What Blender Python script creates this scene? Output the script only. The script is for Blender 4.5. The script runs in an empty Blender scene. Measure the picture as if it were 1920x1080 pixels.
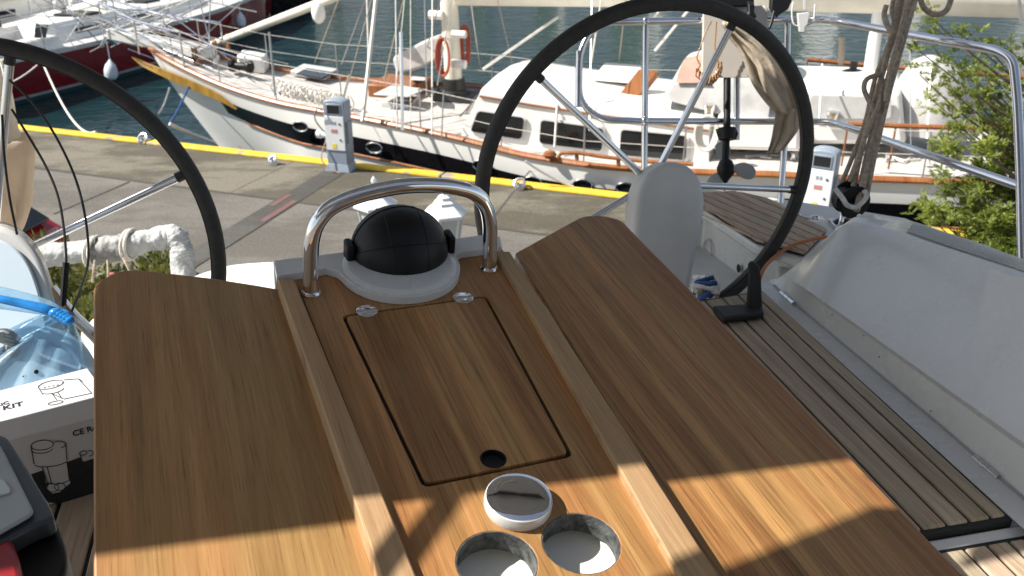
import bpy, bmesh, math, random
from mathutils import Vector, Matrix, Quaternion, noise as mnoise
V = Vector
rnd = random.Random(7)
sc = bpy.context.scene
COL = sc.collection
R = math.radians
# ------------------------------------------------------------------ camera geometry
FPX, PITCH, CAMZ = 1700.0, R(24.5), 4.2
cP, sP = math.cos(PITCH), math.sin(PITCH)
CAM = V((0, 0, CAMZ))

def ray(px, py):
    x, u = (px - 960) / FPX, (540 - py) / FPX
    return V((x, cP + u * sP, u * cP - sP))

def D(px, py, t):                    # point of the photo at depth t
    return CAM + ray(px, py) * t

def Z(px, py, drop):                 # point of the photo lying `drop` metres below the eye
    r = ray(px, py)
    return CAM + r * (-drop / r.z)

def hitplane(px, py, o, n):
    r = ray(px, py)
    return CAM + r * ((o - CAM).dot(n) / r.dot(n))

# ------------------------------------------------------------------ objects
WM = {}                              # world matrices of what has been built

def tag(o, label=None, cat=None, group=None, kind=None):
    if label: o['label'] = label
    if cat: o['category'] = cat
    if group: o['group'] = group
    if kind: o['kind'] = kind
    return o

def empty(name, loc, label, cat, group=None, mat=None):
    o = bpy.data.objects.new(name, None)
    o.empty_display_size = 0.1
    COL.objects.link(o)
    m = mat.copy() if mat is not None else Matrix.Translation(V(loc))
    o.matrix_world = m
    WM[o.name] = m
    return tag(o, label, cat, group)

class MB:
    def __init__(s):
        s.v, s.f, s.sm = [], [], []
    def add(s, vs, fs, smooth=False):
        b = len(s.v)
        s.v += [V(p) for p in vs]
        for f in fs:
            s.f.append([b + i for i in f]); s.sm.append(smooth)
        return s
    def quad(s, a, b, c, d): return s.add([a, b, c, d], [(0, 1, 2, 3)])
    def poly(s, pts): return s.add(pts, [tuple(range(len(pts)))])
    def hexa(s, bot, top):           # two quads -> closed solid
        return s.add(list(bot) + list(top), [(3, 2, 1, 0), (4, 5, 6, 7), (0, 1, 5, 4), (1, 2, 6, 5), (2, 3, 7, 6), (3, 0, 4, 7)])
    def box(s, c, size, M=None):
        x, y, z = size[0] / 2, size[1] / 2, size[2] / 2
        p = [V(q) for q in ((-x, -y, -z), (x, -y, -z), (x, y, -z), (-x, y, -z), (-x, -y, z), (x, -y, z), (x, y, z), (-x, y, z))]
        c = V(c)
        p = [c + (M @ q if M is not None else q) for q in p]
        return s.hexa(p[:4], p[4:])
    def prism(s, pts, vec):
        n = len(pts); vec = V(vec)
        pts = [V(p) for p in pts]
        fs = [tuple(reversed(range(n))), tuple(range(n, 2 * n))]
        fs += [(i, (i + 1) % n, n + (i + 1) % n, n + i) for i in range(n)]
        return s.add(pts + [p + vec for p in pts], fs)
    def loft(s, rings, closed=True, caps=True, smooth=True):
        n = len(rings[0]); vs = [p for r in rings for p in r]; fs = []
        for i in range(len(rings) - 1):
            for j in range(n if closed else n - 1):
                k = (j + 1) % n
                fs.append((i * n + j, i * n + k, (i + 1) * n + k, (i + 1) * n + j))
        s.add(vs, fs, smooth)
        if caps and closed:
            s.add(list(rings[0]), [tuple(reversed(range(n)))]); s.add(list(rings[-1]), [tuple(range(n))])
        return s
    def tube(s, pts, r, seg=8, closed=False, caps=True, sq=1.0):
        pts = [V(p) for p in pts]; n = len(pts)
        if n < 2: return s
        rr = r if isinstance(r, (list, tuple)) else [r] * n
        T = []
        for i in range(n):
            a = pts[i - 1] if (i > 0 or closed) else pts[i]
            b = pts[(i + 1) % n] if (i < n - 1 or closed) else pts[i]
            d = b - a
            T.append(d.normalized() if d.length > 1e-9 else V((0, 0, 1)))
        u = T[0].orthogonal().normalized()
        rings = []
        for i in range(n):
            u = u - T[i] * u.dot(T[i])
            u = u.normalized() if u.length > 1e-6 else T[i].orthogonal().normalized()
            w = T[i].cross(u)
            rings.append([pts[i] + (u * math.cos(2 * math.pi * k / seg) + w * math.sin(2 * math.pi * k / seg) * sq) * rr[i] for k in range(seg)])
        if closed: rings.append(rings[0])
        return s.loft(rings, True, caps and not closed, True)
    def lathe(s, prof, o, ax=(0, 0, 1), seg=32, x=None, caps=True):
        ax = V(ax).normalized(); x = V(x) if x is not None else ax.orthogonal()
        x = (x - ax * x.dot(ax)).normalized(); y = ax.cross(x); o = V(o)
        rings = []
        for r, h in prof:
            rings.append([o + ax * h + (x * math.cos(2 * math.pi * k / seg) + y * math.sin(2 * math.pi * k / seg)) * r for k in range(seg)])
        return s.loft(rings, True, caps, True)
    def ball(s, c, r, seg=16, sc_=(1, 1, 1)):
        n = seg // 2; rings = []
        for i in range(n + 1):
            a = math.pi * i / n
            rr = max(math.sin(a), 0.01)
            rings.append([V(c) + V((math.cos(2 * math.pi * k / seg) * rr * sc_[0], math.sin(2 * math.pi * k / seg) * rr * sc_[1], -math.cos(a) * sc_[2])) * r for k in range(seg)])
        return s.loft(rings, True, True, True)
    def grid(s, rows, smooth=True): return s.loft(rows, False, False, smooth)
    def plate(s, outer, holes, z0, z1):          # flat plate in local XY with holes
        bm = bmesh.new(); loops = []
        for lp in [outer] + list(holes):
            vs = [bm.verts.new((p[0], p[1], 0)) for p in lp]
            loops.append(vs)
            for i in range(len(vs)): bm.edges.new((vs[i], vs[(i + 1) % len(vs)]))
        bmesh.ops.triangle_fill(bm, use_beauty=True, use_dissolve=False, edges=bm.edges[:])
        bm.verts.index_update()
        P = [(v.co.x, v.co.y) for v in bm.verts]
        F = [[v.index for v in f.verts] for f in bm.faces]
        for f in F:
            a, b, c = (V(P[f[i]]) for i in range(3))
            if (b - a).cross(c - a) < 0: f.reverse()
        bm.free()
        s.add([(p[0], p[1], z1) for p in P], F); s.add([(p[0], p[1], z0) for p in P], [list(reversed(f)) for f in F])
        for k, lp in enumerate([outer] + list(holes)):
            n = len(lp)
            area = sum(lp[i][0] * lp[(i + 1) % n][1] - lp[(i + 1) % n][0] * lp[i][1] for i in range(n))
            for i in range(n):
                a, b = lp[i], lp[(i + 1) % n]
                q = [(a[0], a[1], z0), (b[0], b[1], z0), (b[0], b[1], z1), (a[0], a[1], z1)]
                if (area < 0) != (k > 0): q.reverse()
                s.add(q, [(0, 1, 2, 3)])
        return s
    def build(s, name, mat, parent=None, bevel=0, local=False, angle=35, seg=2, sub=0, origin=None):
        me = bpy.data.meshes.new(name)
        vs = s.v
        M = None
        if parent is not None and not local:
            M = WM[parent.name].inverted(); vs = [M @ p for p in vs]
        off = V((0, 0, 0))
        if parent is None:
            if origin is not None: off = V(origin)
            else:
                xs = [p.x for p in vs]; ys = [p.y for p in vs]; zs = [p.z for p in vs]
                off = V(((min(xs) + max(xs)) / 2, (min(ys) + max(ys)) / 2, min(zs)))
            vs = [p - off for p in vs]
        me.from_pydata([tuple(p) for p in vs], [], s.f)
        me.polygons.foreach_set('use_smooth', [True if (x or bevel or sub) else False for x in s.sm])
        bm = bmesh.new(); bm.from_mesh(me)
        if len(bm.verts) < 60000:
            bmesh.ops.remove_doubles(bm, verts=bm.verts[:], dist=1e-5)
            bmesh.ops.recalc_face_normals(bm, faces=bm.faces[:])
        bm.to_mesh(me); bm.free()
        if mat: me.materials.append(mat)
        o = bpy.data.objects.new(name, me)
        COL.objects.link(o)
        if bevel:
            b = o.modifiers.new('bevel', 'BEVEL'); b.width = bevel; b.segments = seg; b.limit_method = 'ANGLE'; b.angle_limit = R(40)
            b.harden_normals = False
        if sub:
            b = o.modifiers.new('sub', 'SUBSURF'); b.levels = sub; b.render_levels = sub
        try: me.set_sharp_from_angle(angle=R(angle))
        except Exception: pass
        if parent is not None:
            o.parent = parent; WM[o.name] = WM[parent.name].copy()
        else:
            o.location = off; WM[o.name] = Matrix.Translation(off)
        return o

def catmull(pts, n=8, closed=False):
    pts = [V(p) for p in pts]; m = len(pts); out = []
    rng = range(m) if closed else range(m - 1)
    for i in rng:
        p0 = pts[i - 1] if (i > 0 or closed) else pts[0] * 2 - pts[1]
        p1, p2 = pts[i], pts[(i + 1) % m]
        p3 = pts[(i + 2) % m] if (i + 2 < m or closed) else p2 * 2 - p1
        for k in range(n):
            t = k / n
            out.append(0.5 * ((2 * p1) + (p2 - p0) * t + (2 * p0 - 5 * p1 + 4 * p2 - p3) * t * t + (3 * p1 - p0 - 3 * p2 + p3) * t ** 3))
    if not closed: out.append(pts[-1])
    return out

def rounded(pts, r, n=5):            # round the corners of a 2D/3D polygon
    pts = [V(p) for p in pts]; out = []; m = len(pts)
    rs = r if isinstance(r, (list, tuple)) else [r] * m
    for i in range(m):
        a, b, c = pts[i - 1], pts[i], pts[(i + 1) % m]
        q = min(rs[i], (a - b).length * .45, (c - b).length * .45)
        if q <= 1e-6: out.append(b); continue
        p, s = b + (a - b).normalized() * q, b + (c - b).normalized() * q
        for k in range(n + 1):
            t = k / n
            out.append(p * (1 - t) ** 2 + b * 2 * t * (1 - t) + s * t * t)
    return out

def bend(pts, r, n=6):               # open polyline with rounded corners
    pts = [V(p) for p in pts]; out = [pts[0]]
    for i in range(1, len(pts) - 1):
        a, b, c = pts[i - 1], pts[i], pts[i + 1]
        q = min(r, (a - b).length * .45, (c - b).length * .45)
        p, s = b + (a - b).normalized() * q, b + (c - b).normalized() * q
        for k in range(n + 1):
            t = k / n
            out.append(p * (1 - t) ** 2 + b * 2 * t * (1 - t) + s * t * t)
    return out + [pts[-1]]

def sag(a, b, d, n=12):
    a, b = V(a), V(b)
    return [a.lerp(b, i / n) - V((0, 0, 4 * d * (i / n) * (1 - i / n))) for i in range(n + 1)]

# ------------------------------------------------------------------ materials
def nt(name):
    m = bpy.data.materials.new(name); m.use_nodes = True
    t = m.node_tree
    return m, t, t.nodes['Principled BSDF'], t.nodes.new, t.links.new

def noise_mix(t, c1, c2, scale, detail=4, coord='Object', stretch=(1, 1, 1), lo=.35, hi=.65, rough=.55, rot=(0, 0, 0)):
    N, L = t.nodes.new, t.links.new
    tc = N('ShaderNodeTexCoord'); mp = N('ShaderNodeMapping'); mp.inputs['Scale'].default_value = stretch; mp.inputs['Rotation'].default_value = rot
    nz = N('ShaderNodeTexNoise'); nz.inputs['Scale'].default_value = scale; nz.inputs['Detail'].default_value = detail; nz.inputs['Roughness'].default_value = rough
    cr = N('ShaderNodeValToRGB'); cr.color_ramp.elements[0].position = lo; cr.color_ramp.elements[1].position = hi
    cr.color_ramp.elements[0].color = (*c1, 1); cr.color_ramp.elements[1].color = (*c2, 1)
    L(tc.outputs[coord], mp.inputs['Vector']); L(mp.outputs[0], nz.inputs['Vector']); L(nz.outputs[0], cr.inputs[0])
    return cr, nz, mp

def bump(t, bsdf, src, strength=.2, dist=.01):
    b = t.nodes.new('ShaderNodeBump'); b.inputs['Strength'].default_value = strength; b.inputs['Distance'].default_value = dist
    t.links.new(src, b.inputs['Height']); t.links.new(b.outputs[0], bsdf.inputs['Normal'])
    return b

def M(name, col, rough=.5, metal=0, var=.12, scale=6, spec=.5, bmp=0, bscale=60, coat=0):
    m, t, b, N, L = nt(name)
    c1 = tuple(c * (1 - var) for c in col); c2 = tuple(min(1, c * (1 + var)) for c in col)
    cr, nz, mp = noise_mix(t, c1, c2, scale)
    L(cr.outputs[0], b.inputs['Base Color'])
    b.inputs['Roughness'].default_value = rough; b.inputs['Metallic'].default_value = metal
    b.inputs['Specular IOR Level'].default_value = spec
    if coat: b.inputs['Coat Weight'].default_value = coat; b.inputs['Coat Roughness'].default_value = .1
    if bmp:
        n2 = N('ShaderNodeTexNoise'); n2.inputs['Scale'].default_value = bscale; n2.inputs['Detail'].default_value = 3
        L(mp.outputs[0], n2.inputs['Vector']); bump(t, b, n2.outputs[0], bmp, .004)
    return m

def scuffed(m, lo, hi, scale=7):
    t = m.node_tree; N, L = t.nodes.new, t.links.new
    tc = N('ShaderNodeTexCoord'); n = N('ShaderNodeTexNoise'); n.inputs['Scale'].default_value = scale; n.inputs['Detail'].default_value = 6; n.inputs['Roughness'].default_value = .7
    L(tc.outputs['Object'], n.inputs['Vector']); mr = N('ShaderNodeMapRange'); mr.inputs[1].default_value = .35; mr.inputs[2].default_value = .65; mr.inputs[3].default_value = lo; mr.inputs[4].default_value = hi
    L(n.outputs[0], mr.inputs[0]); L(mr.outputs[0], t.nodes['Principled BSDF'].inputs['Roughness'])

def wood(name, dark, mid, light, band=9, fine=110, along=1, rough=.42, seed=0.0, bandmix=.6, wob=.006):
    """veneer: broad strips, medium streaks and fine pores stretched along local Y"""
    m, t, b, N, L = nt(name)
    tc = N('ShaderNodeTexCoord'); mp = N('ShaderNodeMapping'); mp.inputs['Location'].default_value = (seed, seed * .37, seed * 1.3)
    L(tc.outputs['Object'], mp.inputs['Vector'])
    wv = N('ShaderNodeTexNoise'); wv.inputs['Scale'].default_value = 3; wv.inputs['Detail'].default_value = 2
    L(mp.outputs[0], wv.inputs['Vector'])
    sub = N('ShaderNodeVectorMath'); sub.operation = 'MULTIPLY_ADD'; sub.inputs[1].default_value = (wob, 0, 0)
    L(wv.outputs['Color'], sub.inputs[0]); L(mp.outputs[0], sub.inputs[2])
    def streak(sx, sy, det, rg):
        p = N('ShaderNodeMapping'); p.inputs['Scale'].default_value = (sx, sy, 1)
        n = N('ShaderNodeTexNoise'); n.inputs['Scale'].default_value = 1; n.inputs['Detail'].default_value = det; n.inputs['Roughness'].default_value = rg
        L(sub.outputs[0], p.inputs['Vector']); L(p.outputs[0], n.inputs['Vector']); return n
    a = streak(band * 2.2, .5, 2, .5); c = streak(fine * .45, 1.6, 4, .65); d = streak(fine * 3.6, 7, 4, .75)
    mx = N('ShaderNodeMix'); mx.data_type = 'FLOAT'; mx.inputs[0].default_value = 1 - bandmix
    L(a.outputs[0], mx.inputs[2]); L(c.outputs[0], mx.inputs[3])
    mx2 = N('ShaderNodeMix'); mx2.data_type = 'FLOAT'; mx2.inputs[0].default_value = .36
    L(mx.outputs[0], mx2.inputs[2]); L(d.outputs[0], mx2.inputs[3])
    cr = N('ShaderNodeValToRGB'); e = cr.color_ramp.elements
    e[0].position, e[0].color = .38, (*dark, 1); e[1].position, e[1].color = .62, (*light, 1)
    k = e.new(.5); k.color = (*mid, 1)
    L(mx2.outputs[0], cr.inputs[0])
    # reddish / olive tint drifting between strips
    tint = streak(band * 1.3, .4, 1, .5)
    tr = N('ShaderNodeValToRGB'); tr.color_ramp.elements[0].color = (1.04, .96, .92, 1); tr.color_ramp.elements[1].color = (.97, 1.02, .98, 1)
    tr.color_ramp.elements[0].position = .4; tr.color_ramp.elements[1].position = .6
    L(tint.outputs[0], tr.inputs[0])
    mul = N('ShaderNodeMix'); mul.data_type = 'RGBA'; mul.blend_type = 'MULTIPLY'; mul.inputs[0].default_value = 1
    L(cr.outputs[0], mul.inputs[6]); L(tr.outputs[0], mul.inputs[7])
    # dark pores
    po = N('ShaderNodeValToRGB'); po.color_ramp.elements[0].position = .30; po.color_ramp.elements[1].position = .42
    po.color_ramp.elements[0].color = (.5, .42, .36, 1); po.color_ramp.elements[1].color = (1, 1, 1, 1)
    L(d.outputs[0], po.inputs[0])
    mul2 = N('ShaderNodeMix'); mul2.data_type = 'RGBA'; mul2.blend_type = 'MULTIPLY'; mul2.inputs[0].default_value = .8
    L(mul.outputs[2], mul2.inputs[6]); L(po.outputs[0], mul2.inputs[7])
    L(mul2.outputs[2], b.inputs['Base Color'])
    rr = N('ShaderNodeMapRange'); rr.inputs[3].default_value = rough - .06; rr.inputs[4].default_value = rough + .12
    L(c.outputs[0], rr.inputs[0]); L(rr.outputs[0], b.inputs['Roughness'])
    b.inputs['Specular IOR Level'].default_value = .35
    bump(t, b, d.outputs[0], .12, .0006)
    return m

MAT = {}
MAT['leaf_wood'] = wood('teak veneer of the port leaf', (.235, .122, .046), (.325, .18, .07), (.42, .245, .10), band=10, seed=3.1, bandmix=.36)
MAT['leaf_wood2'] = wood('teak veneer of the starboard leaf', (.17, .076, .026), (.31, .158, .058), (.48, .265, .10), band=15, seed=9.7, bandmix=.55)
MAT['centre_wood'] = wood('teak veneer of the centre', (.22, .100, .036), (.34, .172, .064), (.48, .260, .105), band=14, seed=5.3, bandmix=.42)
MAT['lid_wood'] = wood('teak veneer of the lid', (.16, .073, .026), (.29, .147, .054), (.46, .260, .10), band=17, seed=1.9, bandmix=.6)
MAT['rail_wood'] = wood('sanded teak of the fiddle rails', (.28, .172, .085), (.37, .24, .125), (.46, .315, .175), band=9, seed=7.7, bandmix=.25, rough=.6)
MAT['deck_teak'] = wood('weathered teak planks', (.27, .20, .14), (.40, .31, .225), (.54, .435, .33), band=8, seed=2.2, bandmix=.45, rough=.72)
MAT['grey_teak'] = wood('bleached deck planks', (.44, .40, .37), (.55, .51, .47), (.65, .61, .57), band=3, seed=4.2, rough=.75)
MAT['varnish'] = wood('varnished mahogany', (.19, .068, .024), (.27, .105, .04), (.35, .15, .06), band=3, seed=6.2, rough=.25)
MAT['trail'] = wood('gilded ochre board', (.17, .09, .012), (.25, .14, .02), (.32, .19, .035), band=3, seed=8.2, rough=.35)
MAT['gel'] = M('white gelcoat', (.60, .60, .58), .28, var=.03, scale=3, coat=.3)
scuffed(MAT['gel'], .22, .31)
MAT['gel_dull'] = M('weathered pale gelcoat', (.54, .54, .52), .42, var=.06, scale=9, bmp=.05)
MAT['boat_white'] = M('white boat paint', (.80, .79, .75), .3, var=.03, scale=1.2)
MAT['cabin_white'] = M('warm white cabin paint', (.82, .80, .75), .35, var=.03, scale=1.4)
MAT['chrome'] = M('polished steel', (.84, .84, .85), .045, 1, var=.02)
MAT['steel'] = M('stainless tube', (.74, .74, .75), .16, 1, var=.05, scale=20)
MAT['wire'] = M('rigging wire', (.42, .42, .42), .35, .8, var=.1)
MAT['black'] = M('black plastic', (.004, .004, .005), .5, var=.2, scale=14, spec=.35)
MAT['black_mat'] = M('black rubber', (.014, .014, .014), .55, var=.25, scale=30)
MAT['rim'] = M('black wheel leather', (.028, .026, .024), .62, var=.2, scale=60, bmp=.3, bscale=400)
MAT['caulk'] = M('black deck caulk', (.008, .008, .008), .6)
MAT['hull_black'] = M('black hull band', (.006, .006, .008), .12, spec=.6)
MAT['hull_red'] = M('dark red hull', (.17, .006, .012), .14, var=.08, spec=.4)
MAT['antifoul'] = M('dark teal antifouling', (.012, .05, .06), .6)
MAT['boot'] = M('grey boot stripe', (.35, .36, .37), .4)
MAT['glass_dark'] = M('dark window glass', (.012, .014, .016), .06, spec=.7)
MAT['grey_vinyl'] = M('grey cover cloth', (.47, .46, .44), .8, var=.12, scale=5, bmp=.4, bscale=14)
MAT['cream'] = M('cream painted spar', (.74, .70, .58), .35, var=.03, scale=2)
MAT['sailcloth'] = M('cream sail cover', (.72, .68, .58), .8, var=.06, scale=4, bmp=.3, bscale=8)
MAT['canvas'] = M('beige canvas', (.68, .57, .45), .85, var=.1, scale=9, bmp=.5, bscale=22)
MAT['awning'] = M('grey awning canvas', (.31, .315, .325), .85, var=.1)
MAT['flagcloth'] = M('pale beige cloth', (.66, .57, .45), .85, var=.12, scale=16, bmp=.5, bscale=50)
MAT['rope'] = M('weathered beige rope', (.36, .295, .225), .85, var=.25, scale=90, bmp=.6, bscale=260)
MAT['rope_white'] = M('white rope', (.66, .63, .57), .8, var=.15, scale=60, bmp=.5, bscale=120)
MAT['rope_red'] = M('red rope', (.36, .075, .045), .8, var=.25, scale=40)
MAT['orange'] = M('orange cable', (.50, .17, .06), .5)
MAT['spring'] = M('brown coiled cable', (.36, .17, .05), .45)
MAT['rope_blue'] = M('blue rope', (.02, .07, .22), .7, var=.3, scale=70)
MAT['ped_grey'] = M('blue grey pedestal plastic', (.25, .30, .36), .45, var=.06)
MAT['ped_white'] = M('white pedestal panel', (.72, .73, .74), .4, var=.03)
MAT['yellow'] = M('yellow sticker', (.75, .62, .03), .5)
MAT['label_red'] = M('faded red label', (.45, .22, .18), .6)
MAT['lamp_white'] = M('white painted lamp metal', (.72, .73, .74), .4, var=.05)
MAT['lamp_glass'] = M('milky lamp glass', (.50, .53, .50), .25, var=.06)
MAT['car_red'] = M('red car paint', (.30, .012, .015), .2, coat=.6)
MAT['car_grey'] = M('silver car panel', (.42, .42, .43), .35)
MAT['bumper'] = M('grey bumper plastic', (.35, .35, .36), .5)
MAT['lens'] = M('red lamp lens', (.35, .01, .01), .15)
MAT['tyre'] = M('tyre rubber', (.02, .02, .02), .8)
MAT['board_white'] = M('cream mounting board', (.50, .465, .42), .5, var=.04)
MAT['prop_grey'] = M('grey propeller plastic', (.33, .34, .34), .45, var=.08)
MAT['tool_grey'] = M('grey drill case lid', (.34, .35, .34), .5, var=.08, bmp=.1, bscale=300)
MAT['tool_navy'] = M('dark slate plastic', (.035, .042, .05), .45, var=.2)
MAT['tool_red'] = M('red tool plastic', (.26, .007, .009), .4)
MAT['carton'] = M('white printed carton', (.62, .62, .65), .55, var=.02)
MAT['carton_side'] = M('grey white carton', (.50, .485, .475), .55, var=.04)
MAT['ink'] = M('black ink', (.01, .01, .012), .6)
MAT['foam'] = M('grey wrapped foam', (.44, .45, .45), .6, var=.14, scale=22, bmp=.9, bscale=45)
MAT['tape'] = M('dark grey wrapping', (.26, .26, .25), .6, var=.3, scale=18, bmp=.8, bscale=40)
MAT['fender'] = M('pale fender vinyl', (.55, .60, .65), .4)
MAT['panel_blue'] = M('glossy pale panel', (.60, .70, .78), .16, var=.03)
MAT['bark'] = M('grey brown bark', (.16, .12, .09), .9, var=.3, scale=12, bmp=.8, bscale=30)
MAT['liner'] = M('pale cup liner', (.86, .84, .77), .3, var=.05, scale=12)
MAT['core'] = M('rough dark cut edge', (.07, .075, .075), .6, var=.7, scale=70, bmp=.8, bscale=120)
MAT['pinkwin'] = M('pinkish clear vinyl', (.44, .27, .21), .25, var=.15, scale=3)
MAT['petal'] = M('pink petals', (.62, .16, .15), .6)

def leafmat(name, c1, c2, trans=.35, scale=3.0):
    m, t, b, N, L = nt(name)
    cr, nz, mp = noise_mix(t, c1, c2, scale, 3)
    L(cr.outputs[0], b.inputs['Base Color']); b.inputs['Roughness'].default_value = .5
    tr = N('ShaderNodeBsdfTranslucent'); L(cr.outputs[0], tr.inputs[0])
    mx = N('ShaderNodeMixShader'); mx.inputs[0].default_value = trans
    out = t.nodes['Material Output']
    L(b.outputs[0], mx.inputs[1]); L(tr.outputs[0], mx.inputs[2]); L(mx.outputs[0], out.inputs[0])
    return m
MAT['cypress'] = leafmat('bright conifer sprays', (.12, .165, .022), (.29, .34, .06), .4, 2.4)
MAT['hedge'] = leafmat('olive shrub leaves', (.07, .09, .02), (.24, .235, .06), .3, 5)

def clothmat(name, col, trans, var=.1, scale=9, bs=20):
    m = leafmat(name, tuple(c * (1 - var) for c in col), tuple(min(1, c * (1 + var)) for c in col), trans, scale)
    t = m.node_tree; n2 = t.nodes.new('ShaderNodeTexNoise'); n2.inputs['Scale'].default_value = bs; n2.inputs['Detail'].default_value = 3
    tc = t.nodes.new('ShaderNodeTexCoord'); t.links.new(tc.outputs['Object'], n2.inputs['Vector'])
    bump(t, t.nodes['Principled BSDF'], n2.outputs[0], .5, .006); t.nodes['Principled BSDF'].inputs['Roughness'].default_value = .85
    return m
MAT['canvas'] = clothmat('beige canvas', (.72, .62, .50), .5)
MAT['neck_cloth'] = clothmat('pale gathered cloth', (.74, .70, .62), .5)
MAT['flagcloth'] = clothmat('pale beige cloth', (.60, .52, .41), .35, .12, 16, 40)
# plastic bag
m, t, b, N, L = nt('blue translucent film')
cr, nz, mp = noise_mix(t, (.26, .46, .62), (.44, .60, .70), 6)
L(cr.outputs[0], b.inputs['Base Color']); b.inputs['Roughness'].default_value = .22
n2 = N('ShaderNodeTexNoise'); n2.inputs['Scale'].default_value = 18; n2.inputs['Detail'].default_value = 3
L(mp.outputs[0], n2.inputs['Vector']); bump(t, b, n2.outputs[0], .5, .01)
tp = N('ShaderNodeBsdfTransparent'); tp.inputs[0].default_value = (.80, .92, 1, 1)
mx = N('ShaderNodeMixShader'); mx.inputs[0].default_value = .58
L(b.outputs[0], mx.inputs[1]); L(tp.outputs[0], mx.inputs[2]); L(mx.outputs[0], t.nodes['Material Output'].inputs[0])
MAT['film'] = m
MAT['film_dark'] = M('bunched blue film', (.02, .22, .60), .22, var=.4, scale=18)

# concrete
def concrete(name, base, dirt, mottled=.9, rough=.85):
    m, t, b, N, L = nt(name)
    c1, n1, mp = noise_mix(t, tuple(c * .86 for c in base), tuple(c * 1.12 for c in base), 1.1, 8, lo=.3, hi=.7, rough=.7)
    c2, n2, _ = noise_mix(t, (0, 0, 0), (1, 1, 1), .55, 7, stretch=(.6, 1.6, 1), lo=.46, hi=.56, rough=.72, rot=(0, 0, .35))
    c3, n3, _ = noise_mix(t, (.68, .68, .68), (1.14, 1.14, 1.14), 30, 4, lo=.3, hi=.7)
    mx = N('ShaderNodeMix'); mx.data_type = 'RGBA'; mx.inputs[7].default_value = (*dirt, 1)
    mu = N('ShaderNodeMath'); mu.operation = 'MULTIPLY'; mu.inputs[1].default_value = mottled
    L(c2.outputs[0], mu.inputs[0]); L(mu.outputs[0], mx.inputs[0]); L(c1.outputs[0], mx.inputs[6])
    ml = N('ShaderNodeMix'); ml.data_type = 'RGBA'; ml.blend_type = 'MULTIPLY'; ml.inputs[0].default_value = 1
    L(mx.outputs[2], ml.inputs[6]); L(c3.outputs[0], ml.inputs[7]); L(ml.outputs[2], b.inputs['Base Color'])
    b.inputs['Roughness'].default_value = rough; bump(t, b, n3.outputs[0], .35, .01)
    return m
MAT['concrete'] = concrete('grey quay concrete', (.15, .138, .12), (.095, .086, .07), .75)
MAT['concrete_brown'] = concrete('stained quay edge concrete', (.085, .075, .053), (.185, .165, .125), .9)
MAT['drain'] = concrete('dark trench cover', (.06, .055, .048), (.10, .095, .085), .6)
MAT['edge_paint'] = None
m, t, b, N, L = nt('worn yellow edge paint')
cr, nz, mp = noise_mix(t, (.62, .40, .02), (.78, .52, .04), 4, 6)
wr, wn, _ = noise_mix(t, (0, 0, 0), (1, 1, 1), 2.3, 8, lo=.56, hi=.64)
mx = N('ShaderNodeMix'); mx.data_type = 'RGBA'; mx.inputs[7].default_value = (.3, .26, .19, 1)
L(wr.outputs[0], mx.inputs[0]); L(cr.outputs[0], mx.inputs[6]); L(mx.outputs[2], b.inputs['Base Color']); b.inputs['Roughness'].default_value = .7
MAT['edge_paint'] = m
m, t, b, N, L = nt('faded red paint on concrete')
cr, nz, mp = noise_mix(t, (.16, .05, .045), (.13, .10, .09), 6, 6)
L(cr.outputs[0], b.inputs['Base Color']); b.inputs['Roughness'].default_value = .8
MAT['red_paint'] = m
# water
m, t, b, N, L = nt('harbour water')
b.inputs['Base Color'].default_value = (.004, .024, .028, 1); b.inputs['Roughness'].default_value = .05; b.inputs['IOR'].default_value = 1.33
tc = N('ShaderNodeTexCoord'); mp = N('ShaderNodeMapping'); mp.inputs['Scale'].default_value = (1, 1.7, 1); mp.inputs['Rotation'].default_value = (0, 0, .3)
L(tc.outputs['Object'], mp.inputs['Vector'])
n1 = N('ShaderNodeTexNoise'); n1.inputs['Scale'].default_value = 1.1; n1.inputs['Detail'].default_value = 5; n1.inputs['Roughness'].default_value = .55
n1.inputs['Distortion'].default_value = .6
L(mp.outputs[0], n1.inputs['Vector']); n2 = N('ShaderNodeTexNoise'); n2.inputs['Scale'].default_value = 3.4; n2.inputs['Detail'].default_value = 4; L(mp.outputs[0], n2.inputs['Vector'])
ad = N('ShaderNodeMath'); ad.operation = 'MULTIPLY_ADD'; ad.inputs[1].default_value = .35; L(n2.outputs[0], ad.inputs[0]); L(n1.outputs[0], ad.inputs[2])
bp = bump(t, b, ad.outputs[0], .95, .26)
sx = N('ShaderNodeSeparateXYZ'); L(tc.outputs['Object'], sx.inputs[0]); mr = N('ShaderNodeMapRange'); mr.inputs[1].default_value = 19; mr.inputs[2].default_value = 33; mr.inputs[3].default_value = .22; mr.inputs[4].default_value = 1
L(sx.outputs[1], mr.inputs[0]); L(mr.outputs[0], bp.inputs['Strength'])
MAT['water'] = m
# ------------------------------------------------------------------ world, sun, camera
SUND = V((.70, .03, -.70)).normalized()
w = bpy.data.worlds.new("World"); sc.world = w; w.use_nodes = True
wt = w.node_tree; bg = wt.nodes['Background']
sky = wt.nodes.new('ShaderNodeTexSky'); sky.sky_type = 'NISHITA'; sky.sun_disc = False
sky.sun_elevation = math.asin(-SUND.z); sky.sun_rotation = math.atan2(-SUND.x, -SUND.y); sky.altitude = 10
hs_ = wt.nodes.new('ShaderNodeHueSaturation'); hs_.inputs['Saturation'].default_value = .62
wt.links.new(sky.outputs[0], hs_.inputs['Color']); wt.links.new(hs_.outputs[0], bg.inputs[0]); bg.inputs[1].default_value = .082
sl = bpy.data.lights.new('sun', 'SUN'); sl.energy = 5; sl.angle = R(.53); sl.color = (1, .95, .87)
so = bpy.data.objects.new('sun', sl); COL.objects.link(so); so.rotation_euler = SUND.to_track_quat('-Z', 'Y').to_euler()
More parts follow.
